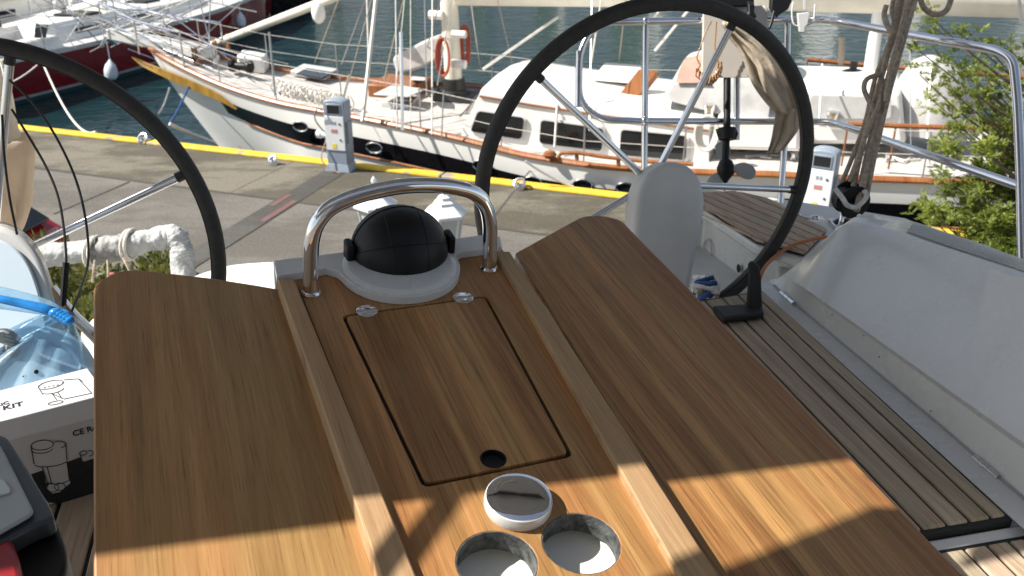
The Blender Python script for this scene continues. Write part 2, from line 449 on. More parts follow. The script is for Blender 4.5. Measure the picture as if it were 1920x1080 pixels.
so.location = (-10, -5, 15)
cd = bpy.data.cameras.new('camera'); cd.sensor_width = 36; cd.lens = 36 * FPX / 1920; cd.clip_start = .02; cd.clip_end = 3000
cd.dof.use_dof = True; cd.dof.focus_distance = 1.5; cd.dof.aperture_fstop = 9.5
co = bpy.data.objects.new('camera', cd); COL.objects.link(co); co.location = CAM; co.rotation_euler = (R(90) - PITCH, 0, 0)
sc.camera = co
sc.view_settings.view_transform = 'Standard'; sc.view_settings.look = 'None'; sc.view_settings.gamma = 1; sc.view_settings.exposure = .84
sc.cycles.use_denoising = True
sc.cycles.max_bounces = 8; sc.cycles.transparent_max_bounces = 16

# ------------------------------------------------------------------ quay and water
QO = V((1.54, 12.46, 0)); QE = V((.939, -.345, 0)).normalized(); QN = V((.345, .939, 0)).normalized()
def Q(s, wn, z=0): return QO + QE * s + QN * wn + V((0, 0, z))
def qcoord(p): d = p - QO; return d.dot(QE), d.dot(QN)

mb = MB(); mb.hexa([Q(-60, -60, -.5), Q(60, -60, -.5), Q(60, 0, -.5), Q(-60, 0, -.5)], [Q(-60, -60), Q(60, -60), Q(60, 0), Q(-60, 0)])
tag(mb.build('quay', MAT['concrete'], origin=(0, 0, 0)), kind='structure')
mb = MB(); mb.hexa([Q(-60, -.3, -2.6), Q(60, -.3, -2.6), Q(60, 0.005, -2.6), Q(-60, 0.005, -2.6)], [Q(-60, -.3, -.02), Q(60, -.3, -.02), Q(60, 0.005, -.02), Q(-60, 0.005, -.02)])
tag(mb.build('quay_wall', MAT['concrete_brown']), kind='structure')
mb = MB()
def sheet(s0, s1, w0, w1, z): mb.quad(Q(s0, w0, z), Q(s1, w0, z), Q(s1, w1, z), Q(s0, w1, z))
for i in range(-10, 11):
    sheet(i * 5.7 + .4, (i + 1) * 5.7 + .385, -1.86, -.2, .004)
tag(mb.build('quay_edge_slabs', MAT['concrete_brown'], origin=(0, 0, 0)), kind='structure')
mb = MB()
r2 = random.Random(3); s = -60
while s < 60:
    L_ = r2.uniform(3, 6)
    mb.hexa([Q(s, -.2, .002), Q(s + L_ - .02, -.2, .002), Q(s + L_ - .02, .012, .002), Q(s, .012, .002)],
            [Q(s, -.19, .05), Q(s + L_ - .02, -.19, .05), Q(s + L_ - .02, .005, .05), Q(s, .005, .05)]); s += L_
tag(mb.build('yellow_quay_edge', MAT['edge_paint'], bevel=.015, origin=(0, 0, 0)), kind='structure')
# expansion joints and trench strip
mb = MB()
def strip(p, q, wd, z, mb):
    d = (q - p); d.z = 0; d.normalize(); n = V((-d.y, d.x, 0)) * wd / 2; k = V((0, 0, z))
    mb.quad(p - n + k, q - n + k, q + n + k, p + n + k)
strip(Q(-60, -1.9), Q(60, -1.9), .035, .006, mb)
for a, b in (((100, 402), (243, 341)), ((1010, 300), (900, 440)), ((1500, 420), (1640, 470))):
    pa, pb = Z(*a, CAMZ), Z(*b, CAMZ); strip(pa, pb, .03, .008, mb)
tag(mb.build('slab_joints', MAT['drain'], origin=(0, 0, 0)), kind='structure')
mb = MB(); pa, pb = Z(635, 318, CAMZ), Z(372, 480, CAMZ); d = (pb - pa); strip(pa, pb + d * 1.2, .36, .009, mb)
tag(mb.build('drain_trench', MAT['drain'], origin=(0, 0, 0)), kind='structure')
mb = MB()
n = V((-d.y, d.x, 0)).normalized()
for f0, f1, o in ((.42, .66, .11), (.36, .50, -.10)):
    strip(pa + d * f0 + n * o, pa + d * f1 + n * o, .09, .013, mb)
tag(mb.build('red_paint_marks', MAT['red_paint'], origin=(0, 0, 0)), kind='structure')
mb = MB(); mb.quad(V((-900, -50, -1)), V((900, -50, -1)), V((900, 1500, -1)), V((-900, 1500, -1)))
mb.v = [p if p.y > 0 else p for p in mb.v]
tag(mb.build('water', MAT['water'], origin=(0, 0, -1)), kind='structure')
mb = MB(); mb.quad(V((-900, -50, -4)), V((900, -50, -4)), V((900, 1500, -4)), V((-900, 1500, -4)))
tag(mb.build('seabed', M('dark sea bed', (.01, .03, .035), .9)), kind='structure')
# added unseen hills across the harbour, put there to darken what the water mirrors
mb = MB(); rows = []
for j in range(9):
    row = []
    for i in range(61):
        x = -900 + i * 30; y = 260 + j * 45
        h = max(-2, (j ** .8) * 28 * (.7 + .6 * mnoise.noise(V((x * .006, y * .006, 2)))) - 2)
        row.append(V((x, y, h if j else -2)))
    rows.append(row)
mb.grid(rows)
tag(mb.build('added_hills', M('added dark slope', (.05, .07, .035), .95, var=.4, scale=.05)), kind='structure')

# ------------------------------------------------------------------ our own yacht: frame of reference
AX = V((-.246, .969, 0)).normalized(); TX = V((.969, .246, 0)).normalized()    # aft, starboard
def B(lat, lon, drop): return TX * lat + AX * lon + V((0, 0, CAMZ - drop))

yacht = empty('sailing_yacht', B(.3, 0, 4.2), 'white sailing yacht cockpit with teak benches and moulded coaming round the table', 'sailing yacht')
out = [(-.95, -3.2), (-.95, 1.75), (-.72, 2.1), (-.3, 2.55), (.3, 2.7), (.9, 2.72), (1.35, 2.55), (1.6, 2.0), (1.66, 1.2), (1.66, -3.2)]
mb = MB(); rings = []
for dz, k in ((1.62, 1), (1.9, .98), (2.4, .86), (2.8, .6), (3.0, .3)):
    rings.append([B(.35 + (a - .35) * k, b - (1 - k) * .5 * (b > 0), dz) for a, b in out])
mb.loft(rings)
mb.build('hull', MAT['boat_white'], yacht)
mb = MB(); mb.hexa([B(.2, -1.6, 4.15), B(.5, -1.6, 4.15), B(.5, .4, 4.15), B(.2, .4, 4.15)], [B(.15, -1.9, 2.95), B(.55, -1.9, 2.95), B(.55, .5, 2.95), B(.15, .5, 2.95)])
mb.build('keel', MAT['antifoul'], yacht)
mb = MB(); mb.hexa([B(-.9, -3, 1.62), B(1.6, -3, 1.62), B(1.5, 2.3, 1.62), B(-.5, 2.2, 1.62)], [B(-.9, -3, 1.6), B(1.6, -3, 1.6), B(1.5, 2.3, 1.6), B(-.5, 2.2, 1.6)])
mb.build('cockpit_sole', MAT['gel_dull'], yacht)

# starboard coaming
def Zs(x, y, d): return Z(x, y, d * .87)
def resample(pts, n):
    d = [0]
    for i in range(1, len(pts)): d.append(d[-1] + (pts[i] - pts[i - 1]).length)
    outp = []
    for k in range(n):
        t_ = d[-1] * k / (n - 1); i = 1
        while i < len(d) - 1 and d[i] < t_: i += 1
        f = (t_ - d[i - 1]) / max(1e-9, d[i] - d[i - 1]); outp.append(pts[i - 1].lerp(pts[i], f))
    return outp
def row(pl, n=40): return resample([Zs(*p) for p in pl], n)
def rowc(pl, n=40): return resample(catmull([Zs(*p) for p in pl], 6), n)
R0 = row([(1418, 536, 1.052), (1440, 555, 1.052), (1890, 965, 1.052), (1990, 1056, 1.052), (2200, 1250, 1.052)])
R1 = row([(1442, 526, 1.05), (1456, 541, 1.05), (1776, 810, 1.05), (1922, 938, 1.05), (2020, 1024, 1.05), (2240, 1215, 1.05)])
R2 = row([(1462, 520, 1.035), (1502, 541, 1.0), (1875, 810, .985), (1962, 873, .98), (2280, 1110, .98)])
R2b = row([(1466, 517, 1.03), (1510, 541, .985), (1885, 806, .968), (1972, 868, .965), (2290, 1100, .965)])
R3 = rowc([(1470, 516, 1.03), (1490, 498, 1.0), (1530, 464, .94), (1562, 436, .885), (1580, 426, .862), (1602, 422, .85), (1640, 429, .843), (1750, 466, .80), (1920, 524, .75), (2060, 572, .72), (2260, 645, .70)])
R3b = rowc([(1474, 512, 1.03), (1494, 493, 1.0), (1536, 458, .94), (1568, 430, .883), (1586, 420, .858), (1606, 416, .845), (1645, 422, .838), (1755, 458, .795), (1920, 512, .745), (2060, 560, .716), (2260, 632, .696)])
R4 = rowc([(1480, 508, 1.03), (1502, 488, 1.0), (1545, 452, .95), (1580, 422, .90), (1600, 408, .875), (1625, 402, .865), (1700, 412, .85), (1765, 433, .825), (1840, 457, .80), (1920, 487, .77), (2060, 530, .74), (2260, 600, .71)])
R5 = [p + V((.05, .05, -.8)) for p in R4]
mb = MB(); mb.grid([R0, R1]); 
mb.build('bench_margin', MAT['gel'], yacht)
mb = MB(); mb.grid([R1, R2, R2b, R3, R3b, R4, R5])
mb.build('coaming', MAT['gel'], yacht, angle=26)
for px_, py_ in ((1619, 629), (1648, 669), (1745, 771), (1560, 590), (1700, 640), (1826, 700)):
    mb = MB(); mb.ball(Zs(px_, py_, .985 if py_ > 600 else 1.0), .0022, 8); mb.build('screw_plug', MAT['bumper'], yacht)
mb = MB(); mb.tube([p + V((0, 0, .002)) for p in R1[1:]], .0022, 6)
mb.build('coaming_seam', MAT['bumper'], yacht)
# ribbed non-skid strip on the coaming top
mb = MB(); N_ = 90
a_ = rowc([(1700, 437, .822), (1760, 458, .797), (1920, 511, .748), (2060, 558, .72)], N_); b_ = rowc([(1712, 420, .836), (1775, 441, .812), (1920, 491, .768), (2060, 534, .738)], N_)
for i in range(N_ - 1):
    p, q = a_[i].lerp(a_[i + 1], .62), b_[i].lerp(b_[i + 1], .62); up = V((0, 0, .003)); u2 = V((0, 0, .006))
    mb.hexa([a_[i] + up, p + up, q + up, b_[i] + up], [a_[i] + u2, p + u2, q + u2, b_[i] + u2])
mb.build('non_skid_ribs', MAT['gel_dull'], yacht)
for (p0, p1) in (((1464, 548), (1486, 567)), ((1826, 856), (1868, 891))):
    mb = MB(); A, Bp = Zs(*p0, 1.046), Zs(*p1, 1.046)
    mb.tube([A, Bp], .0045, 10)
    dd = (Bp - A)
    for f in (.25, .62): mb.tube([A + dd * f, A + dd * (f + .04)], .0052, 10)
    mb.tube([Bp, Bp + dd * .12], .006, 10)
    mb.build('locker_hinge', MAT['steel'], yacht)
# starboard bench
L1f, L1n, L5f, L5n = Zs(1322, 563, 1.05), Zs(1730, 991, 1.05), Zs(1433, 545, 1.05), Zs(1888, 964, 1.05)
def bench(fr, t0, t1, dz, name, base=True):
    holder = MB()
    def P(f, t, z): return (L1f.lerp(L1n, t)).lerp(L5f.lerp(L5n, t), f) + V((0, 0, z))
    holder.hexa([P(fr[0], t0 - .01, dz - .05), P(fr[-1], t0 - .01, dz - .05), P(fr[-1], t1 + .012, dz - .05), P(fr[0], t1 + .012, dz - .05)],
                [P(fr[0], t0 - .01, dz - .004), P(fr[-1] + .02, t0 - .01, dz - .004), P(fr[-1] + .02, t1 + .012, dz - .004), P(fr[0], t1 + .012, dz - .004)])
    h = holder.build(name, MAT['caulk'], yacht)
    for i in range(len(fr) - 1):
        e = .016
        m_ = MB(); a, c = fr[i] + e, fr[i + 1] - e
        m_.hexa([P(a, t0, dz - .02), P(c, t0, dz - .02), P(c, t1, dz - .02), P(a, t1, dz - .02)], [P(a, t0, dz), P(c, t0, dz), P(c, t1, dz), P(a, t1, dz)])
        x_ = (P(1, .5, 0) - P(0, .5, 0)).normalized(); y_ = (L5n - L5f).normalized(); z_ = x_.cross(y_).normalized(); 
        yield h, m_, (x_, y_, z_)
rt = Matrix((( TX.x, AX.x, 0), (TX.y, AX.y, 0), (0, 0, 1))).to_4x4()
def slat(m_, parent, name='slat', mat='deck_teak', k=0, bevel=.003):
    """a plank with its own frame so the grain runs along it"""
    W_ = Matrix.Translation(V((k * .37, k * 1.13, 0))) if False else Matrix.Identity(4)
    c = sum(m_.v, V((0, 0, 0))) / len(m_.v)
    W_ = Matrix.Translation(c - rt.to_3x3() @ V((k * .731, k * 1.9, k * .4))) @ rt
    inv = W_.inverted(); m2 = MB(); m2.f, m2.sm = m_.f, m_.sm; m2.v = [inv @ p for p in m_.v]
    o = m2.build(name, MAT[mat], parent, bevel=bevel, local=True)
    loc = WM[parent.name].inverted() @ W_
    o.matrix_parent_inverse = Matrix.Identity(4); o.matrix_basis = loc
    WM[o.name] = W_
    return o
kk = 0
for args in (((-.58, -.29, 0, .29, .555, .81, 1.0), 0, 1, 0, 'bench_seat'), ((-.58, -.29, 0, .29, .555, .81, 1.0, 1.25), 1.05, 1.9, -.012, 'bench_step')):
    for h, m_, _ in bench(*args):
        kk += 1; slat(m_, h, k=kk)
mb = MB()
def P_(f, t, z): return (L1f.lerp(L1n, t)).lerp(L5f.lerp(L5n, t), f) + V((0, 0, z))
mb.hexa([P_(-.9, -.03, -.5), P_(1.3, -.03, -.5), P_(1.5, 2, -.5), P_(-.9, 2, -.5)], [P_(-.9, -.03, -.03), P_(1.12, -.03, -.03), P_(1.3, 2, -.03), P_(-.9, 2, -.03)])
mb.build('bench_locker', MAT['gel'], yacht)
mb = MB(); mb.hexa([P_(-.6, 1.014, -.04), P_(1.12, 1.014, -.04), P_(1.12, 1.048, -.04), P_(-.6, 1.048, -.04)], [P_(-.6, 1.014, -.014), P_(1.14, 1.014, -.014), P_(1.14, 1.045, -.018), P_(-.6, 1.045, -.018)])
mb.build('bench_lip', MAT['gel'], yacht, bevel=.004)
# port bench
hb = MB(); hb.hexa([B(-.98, .3, 1.0), B(-.30, .3, 1.0), B(-.30, 1.62, 1.0), B(-.7, 1.62, 1.0)], [B(-.98, .3, .964), B(-.30, .3, .964), B(-.30, 1.62, .964), B(-.7, 1.62, .964)])
pbn = hb.build('bench_seat', MAT['caulk'], yacht)
for i in range(9):
    a = -.30 - i * .068; c = a - .062
    m_ = MB(); m_.hexa([B(c, .3, .98), B(a, .3, .98), B(a, 1.62 - i * .03, .98), B(c, 1.62 - i * .03, .98)], [B(c, .3, .96), B(a, .3, .96), B(a, 1.62 - i * .03, .96), B(c, 1.62 - i * .03, .96)])
    kk += 1; slat(m_, pbn, k=kk)
mb = MB(); mb.hexa([B(-.97, .2, 1.6), B(-.30, .2, 1.6), B(-.30, 1.6, 1.6), B(-.72, 1.6, 1.6)], [B(-.97, .2, 1.003), B(-.30, .2, 1.003), B(-.30, 1.6, 1.003), B(-.72, 1.6, 1.003)])
mb.build('bench_locker', MAT['gel'], yacht)
# aft decks (port quarter seen behind the table, starboard under the helm seat)
mb = MB(); mb.prism(rounded([Z(*p, 1.1) for p in ((335, 535), (362, 515), (425, 495), (480, 490), (562, 487), (650, 484), (660, 600), (300, 640))], .04), (0, 0, -.25))
mb.build('quarter_deck', MAT['boat_white'], yacht, bevel=.012)  # brighter white than the shaded gelcoat: sunlight put into the colour
mb = MB(); mb.prism([Z(*p, 1.1) for p in ((152, 618), (185, 585), (260, 640), (230, 760), (140, 720))], (0, 0, -.1))
mb.build('quarter_deck', MAT['boat_white'], yacht, bevel=.006)  # same brighter white standing in for sun on the deck
mb = MB(); mb.prism([Z(*p, 1.06) for p in ((1200, 420), (1330, 372), (1440, 368), (1625, 396), (1700, 408), (1770, 440), (1700, 560), (1465, 530), (1420, 548), (1322, 562), (1210, 560))], (0, 0, -.5))
mb.build('aft_deck', MAT['gel_dull'], yacht, bevel=.01)
mb = MB(); mb.prism([Z(*p, .985) for p in ((1436, 374), (1500, 382), (1625, 399), (1700, 412), (1640, 440), (1590, 428), (1560, 450), (1500, 500), (1465, 540))], (0, 0, -.12))
mb.build('side_deck', MAT['gel_dull'], yacht, bevel=.012)
# starboard helm seat: white box, rim and teak top
top = [(1236, 356), (1322, 367), (1378, 364), (1440, 378), (1549, 437), (1507, 481), (1417, 456), (1320, 392), (1240, 384)]
cx_, cy_ = 1400, 415
seat = MB(); seat.prism([Z(cx_ + (x - cx_) * .97, cy_ + (y - cy_) * .97 + 5, .945) for x, y in top], (0, 0, -.4))
hs = seat.build('helm_seat', MAT['gel'], yacht, bevel=.006)
mb = MB(); mb.prism(rounded([Z(cx_ + (x - cx_) * 1.035, cy_ + (y - cy_) * 1.06 + 3, .922) for x, y in top], .02), (0, 0, -.028))
mb.build('seat_rim', MAT['gel'], hs, bevel=.006)
mb = MB(); mb.prism([Z(x, y, .92) for x, y in top], (0, 0, -.001)); mb.v = [p + V((0, 0, .006)) for p in mb.v]; mb.prism([Z(x, y, .92) for x, y in top], (0, 0, .006))
mb.build('seat_caulk', MAT['caulk'], hs)
# teak planks clipped to the seat outline, running down to the right
tp3 = [Z(x, y, .92) for x, y in top]; c3 = sum(tp3, V()) / len(tp3)
pd = (Z(1525, 455, .92) - Z(1330, 372, .92)); pd.z = 0; pd.normalize(); pn = V((-pd.y, pd.x, 0))
def clip(poly, n, d, keep):                   # keep side n.p >= d (or <=)
    o = []
    for i in range(len(poly)):
        a, b = poly[i], poly[(i + 1) % len(poly)]
        da, db = (a.dot(n) - d) * keep, (b.dot(n) - d) * keep
        if da >= 0: o.append(a)
        if (da >= 0) != (db >= 0): o.append(a.lerp(b, da / (da - db)))
    return o
mn, mx_ = min(p.dot(pn) for p in tp3), max(p.dot(pn) for p in tp3)
nw = 8; wd = (mx_ - mn) / nw
for i in range(nw):
    pl = clip(clip(tp3, pn, mn + i * wd + .003, 1), pn, mn + (i + 1) * wd - .003, -1)
    if len(pl) > 2:
        m_ = MB(); m_.prism([p + V((0, 0, .006)) for p in pl], (0, 0, .006))
        kk += 1; slat(m_, hs, k=kk, bevel=0)
fo = Z(1320, 398, .945); fn = (Z(1417, 463, .945) - fo).cross(V((0, 0, 1))).normalized()
if fn.y > 0: fn = -fn
fx = fn.cross(V((0, 0, 1))).normalized()
for (px, py, rx, ry, mt) in ((1387, 503, .011, .013, 'black'), (1374, 517, .007, .009, 'black'), (1366, 533, .006, .008, 'black'), (1402, 520, .006, .007, 'black')):
    p = hitplane(px, py, fo, fn) + fn * .004
    mb = MB(); mb.add([p + fx * (math.cos(a * .3927) * rx) + V((0, 0, math.sin(a * .3927) * ry)) for a in range(16)], [tuple(range(16))])
    mb.build('vent_hole', MAT[mt], hs)
p = hitplane(1328, 466, fo, fn) + fn * .003
mb = MB(); mb.tube([p + fx * (math.cos(a * .2618) * .024) + V((0, 0, math.sin(a * .2618) * .03)) for a in range(24)], .0025, 6, closed=True)
mb.build('access_plate_ring', MAT['gel_dull'], hs)

# ------------------------------------------------------------------ cockpit table
Ld = V((-785, 2021, 336)).normalized(); Td = V((4185, 1777, -199)).normalized()
TN = Td.cross(Ld).normalized(); Td = Ld.cross(TN).normalized()
TO = Z(1000, 1000, .72)
TM = Matrix((Td, Ld, TN)).transposed().to_4x4(); TM.translation = TO
TMI = TM.inverted()
def tab(px, py, h=0.0):
    p = TMI @ hitplane(px, py, TO + TN * h, TN); return V((p.x, p.y, h))
def tab2(px, py, h=0.0): p = tab(px, py, h); return (p.x, p.y)
table = empty('cockpit_table', TO, 'teak cockpit table with two folding leaves, fiddle rails, hatch lid and chrome grab rail', 'table', mat=TM)
LH, RH = -.016, .012              # leaf tops below, rail tops above the centre panel
def circ(c, r, n=40): return [(c[0] + r * math.cos(2 * math.pi * i / n), c[1] + r * math.sin(2 * math.pi * i / n)) for i in range(n)]
cupA, cupB = tab(1090, 1017), tab(932, 1054)
rcup = (tab(1163, 1017) - tab(1017, 1017)).length / 2
cl = [tab2(553, 520), tab2(940, 463), tab2(1290, 1080), tab2(1385, 1290), tab2(870, 1290), tab2(775, 1080)]
lidq = [tab(640, 591), tab(912, 554), tab(1076, 855), tab(793, 914)]
fh = tab(925, 860, .001)
# the centre panel is pierced where the lid sits and by the two cup holes
lid_out = [(p.x, p.y) for p in rounded(lidq, .012)]
mb = MB(); mb.plate(cl, [circ(cupA, rcup), circ(cupB, rcup), lid_out], -.024, 0)
mb.build('centre_panel', MAT['centre_wood'], table, local=True, bevel=.0012)
cen = sum(lidq, V()) / 4
def shrink(q, d):
    o = []
    for p in q:
        v_ = cen - p; o.append(p + V((math.copysign(d, v_.x), math.copysign(d, v_.y), 0)))
    return o
lid_in = [(p.x, p.y) for p in rounded(shrink(lidq, .0058), .010)]
mb = MB(); mb.plate(lid_in, [circ(fh, .0165, 28)], -.006, .0006)
lid = mb.build('hatch_lid', MAT['lid_wood'], table, local=True, bevel=.0012)
mb = MB(); mb.plate(lid_out, [], -.026, -.007); mb.build('hatch_gasket', MAT['caulk'], table, local=True)
mb = MB(); mb.lathe([(.0166, -.016), (.0176, -.0005), (.0176, .0012), (.0160, .0012), (.0155, -.016)], (fh.x, fh.y, 0), seg=28, caps=False)
mb.build('finger_hole_ring', MAT['black'], lid, local=True)
for (px, py) in ((688, 585), (868, 560)):
    c = tab(px, py); mb = MB()
    rH = 19.5 / FPX * 1.5
    mb.lathe([(rH, .0004), (rH, .0024), (rH * .9, .0034), (0.0008, .0034)], c, seg=28)
    mb.tube([c + V((-rH * .95, -.001, .0036)), c + V((rH * .95, -.001, .0036))], .0022, 8)
    hg = mb.build('hinge', MAT['chrome'], lid, local=True)
    mb = MB()
    for sx in (-.55, .55):
        for sy in (-.52, .5): mb.lathe([(.0026, .003), (.0026, .0039), (.0004, .0040)], c + V((sx * rH, sy * rH, 0)), seg=10)
    mb.build('screw_heads', MAT['steel'], hg, local=True)
# leaves
def leafpoly(px): return [V((*tab2(x, y, LH), 0)) for x, y in px]
def leaf(px, mat, name='leaf'):
    pl = leafpoly(px)
    mb = MB(); mb.plate([(p.x, p.y) for p in pl], [], LH - .022, LH)
    return mb.build(name, MAT[mat], table, local=True, bevel=.003)
leaf([(175, 1300), (175, 543), (178, 534), (190, 524), (212, 512), (237, 506), (275, 507), (397, 521), (480, 534), (526, 542), (618, 815), (714, 1085), (795, 1300)], 'leaf_wood')
leaf([(966, 474), (1085, 408.5), (1097, 405), (1118, 403.5), (1140, 406), (1160, 411), (1172, 419), (1182, 430), (1288, 537), (1552, 812), (1735, 1006), (1802, 1072), (1812, 1088), (1816, 1110), (1840, 1300), (1475, 1300), (1345, 1085), (1172, 815)], 'leaf_wood2')
# fiddle rails
def rail(q):
    pl = [V((*tab2(x, y, RH), 0)) for x, y in q]
    mb = MB(); mb.plate([(p.x, p.y) for p in pl], [], LH - .03, RH)
    return mb.build('fiddle_rail', MAT['rail_wood'], table, local=True, bevel=.0025)
rail([(520, 522), (551, 522), (781, 1080), (870, 1292), (800, 1292), (713, 1080)])
rail([(929, 470), (956, 471), (1348, 1080), (1480, 1292), (1392, 1292), (1276, 1080)])
# aft fascia under the panel
mb = MB(); a, b = tab(522, 520), tab(950, 466)
mb.hexa([a + V((0.0, -.01, -.12)), b + V((0, -.01, -.12)), b + V((0, .012, -.12)), a + V((0, .012, -.12))], [a + V((0.0, -.01, -.03)), b + V((0, -.01, -.03)), b + V((0, .012, -.03)), a + V((0, .012, -.03))])
mb.build('end_board', MAT['gel'], table, local=True)
# white shelf carrying the compass, with its rounded bay
cc = tab(748, 487)                                   # compass centre
rc = 97 / FPX * (tab(748, 487) - TMI @ CAM).length * .93
back = [tab2(515, 497, .014), tab2(937, 446, .014)]
rbay = 113 / FPX * 1.56
sh = [V((*tab2(515, 496, .014), 0)), V((*tab2(519, 518, .014), 0)), V((*tab2(612, 503, .014), 0)), V((*tab2(634, 510, .014), 0))]
bc = tab(750, 497, .014)
a0 = math.atan2(sh[-1].y - bc.y, sh[-1].x - bc.x)
for i in range(0, 25):
    an = math.pi * 1.06 + (math.pi * .92) * i / 24
    sh.append(V((bc.x + rbay * math.cos(an) * 1.0, bc.y + rbay * math.sin(an) * 1.0, 0)))
sh += [V((*tab2(853, 478, .014), 0)), V((*tab2(868, 472, .014), 0)), V((*tab2(941, 462, .014), 0)), V((*tab2(937, 444, .014), 0))]
mb = MB(); mb.plate([(p.x, p.y) for p in sh], [], .0005, .015)
mb.build('compass_shelf', MAT['gel'], table, local=True, bevel=.004)
mb = MB(); p, q = sh[0], sh[-1]
mb.hexa([V((p.x, p.y + .002, -.12)), V((q.x, q.y + .002, -.12)), V((q.x, q.y + .02, -.12)), V((p.x, p.y + .02, -.12))], [V((p.x, p.y + .002, .012)), V((q.x, q.y + .002, .012)), V((q.x, q.y + .02, .012)), V((p.x, p.y + .02, .012))])
mb.build('aft_face', MAT['gel'], table, local=True, bevel=.004)
# grab rail
bl, br = tab(583, 550), tab(917, 504)
ex = (br - bl); wl = ex.length; ex.normalize(); ez = (V((0, 0, 1)) + V((0, .10, 0))).normalized()
prof = [(0, -.004), (.001, .045), (.004, .09), (.014, .122), (.036, .146), (.072, .160), (.115, .168), (wl / 2, .171)]
prof += [(wl - x, z) for x, z in reversed(prof[:-1])]
mb = MB(); mb.tube(catmull([bl + ex * x + ez * z for x, z in prof], 8), .0132, 18)
gr = mb.build('grab_rail', MAT['chrome'], table, local=True)
for c in (bl, br):
    mb = MB(); mb.lathe([(.0165, .0003), (.0165, .003), (.0142, .006), (.0136, .006)], c, seg=24); mb.build('foot_collar', MAT['chrome'], gr, local=True)
# cup holders seen through the holes
for c in (cupA, cupB):
    mb = MB(); mb.lathe([(rcup + .003, -.0005), (rcup - .0012, -.0008), (rcup - .0012, -.030), (rcup + .010, -.030), (rcup + .010, -.0255)], c, seg=48, caps=False)
    h = mb.build('cup_hole_edge', MAT['core'], table, local=True)
    mb = MB(); mb.lathe([(rcup + .012, -.030), (rcup + .012, -.036), (rcup - .004, -.041), (.0002, -.042)], c, seg=40, caps=False)
    mb.build('cup_bottom', MAT['liner'], h, local=True)
# leg under the table
mb = MB(); mb.lathe([(.06, -.84), (.06, -.80), (.045, -.79), (.045, -.13), (.08, -.12), (.08, -.10)], tab(800, 800), (0, 0, 1), 24)
mb.build('table_leg', MAT['steel'], table, local=True)
mb = MB(); mb.hexa([tab(600, 580) + V((0, 0, -.12)), tab(910, 535) + V((0, 0, -.12)), tab(1250, 1080) + V((0, 0, -.12)), tab(810, 1080) + V((0, 0, -.12))], [tab(600, 580) + V((0, 0, -.068)), tab(910, 535) + V((0, 0, -.068)), tab(1250, 1080) + V((0, 0, -.068)), tab(810, 1080) + V((0, 0, -.068))])
mb.build('table_box', MAT['gel'], table, local=True)

# puck: chrome-topped white fitting standing by the cup holes
pc = tab(970, 950); rp = 60 / FPX * 1.2
puck = empty('round_fitting', TM @ pc, 'round white cap with mirrored chrome top standing ahead of the cup holes', 'round fitting', mat=TM @ Matrix.Translation(pc))
mb = MB(); mb.lathe([(rp * .97, .0), (rp, .004), (rp, .013), (rp * .98, .0165), (rp * .955, .0165), (.001, .0160)], (0, 0, 0), seg=48); mb.build('body', MAT['gel'], puck, local=True)
mb = MB(); mb.lathe([(rp * .95, .0163), (rp * .95, .0175), (rp * .9, .0185), (rp * .6, .0190), (.001, .0192)], (0, 0, 0), seg=48); mb.build('chrome_top', MAT['chrome'], puck, local=True)

# compass
comp = empty('binnacle_compass', TM @ cc, 'black domed steering compass with its hood closed at the aft end of the table', 'compass', mat=TM @ Matrix.Translation(cc))
rbase = rbay - .006
mb = MB(); mb.lathe([(rbase, .014), (rbase, .016), (rbase - .008, .020), (rc + .001, .020)], bc - cc - V((0, 0, .014)), seg=48); mb.build('flange', MAT['gel'], comp, local=True)
domax = V((0, 0, 1)); hb_ = .008
mb = MB(); pr = [(rc * .93, .004), (rc * .985, hb_), (rc, hb_ + .01)]
for i in range(1, 15):
    a = i / 14 * math.pi / 2; pr.append((max(.001, rc * math.cos(a)), hb_ + .01 + rc * .94 * math.sin(a)))
mb.lathe(pr, (0, 0, 0), seg=48); dome = mb.build('dome', MAT['black'], comp, local=True)
zc = hb_ + .01
def arc(rr, tilt, x0, a0=.0, a1=math.pi, n=24):        # rib over the dome in planes x = const
    q = []
    for i in range(n + 1):
        a = a0 + (a1 - a0) * i / n
        r_ = math.sqrt(max(1e-6, rr * rr - x0 * x0)); q.append(V((x0, -math.cos(a) * r_, zc + math.sin(a) * r_ * .94)))
    return q
for x0 in (-.36, .36):
    mb = MB(); mb.tube(arc(rc * 1.0, 0, x0 * rc), .0011, 8); mb.build('dome_rib', MAT['black'], comp, local=True)
mb = MB()                                             # hood edge: great circle tilted towards the viewer
q = []
for i in range(33):
    a = math.pi * i / 32; th = R(38)
    q.append(V((-math.cos(a) * rc * 1.004, -math.sin(a) * math.cos(th) * rc * 1.004, zc + math.sin(a) * math.sin(th) * rc * .945)))
mb.tube(q, .0009, 8); mb.build('hood_edge', MAT['black'], comp, local=True)
q = []
mb = MB()
for i in range(33):
    a = math.pi * i / 32; th = R(100)
    q.append(V((-math.cos(a) * rc * 1.01, -math.sin(a) * math.cos(th) * rc * 1.01, zc + math.sin(a) * math.sin(th) * rc * .945)))
mb.tube(q, .0009, 8); mb.build('hood_edge', MAT['black'], comp, local=True)
for sx in (-1, 1):
    mb = MB(); mb.box((sx * (rc + .004), -.004, zc + .006), (.014, .036, .046)); mb.build('hood_pivot', MAT['black'], comp, local=True, bevel=.005, seg=3)
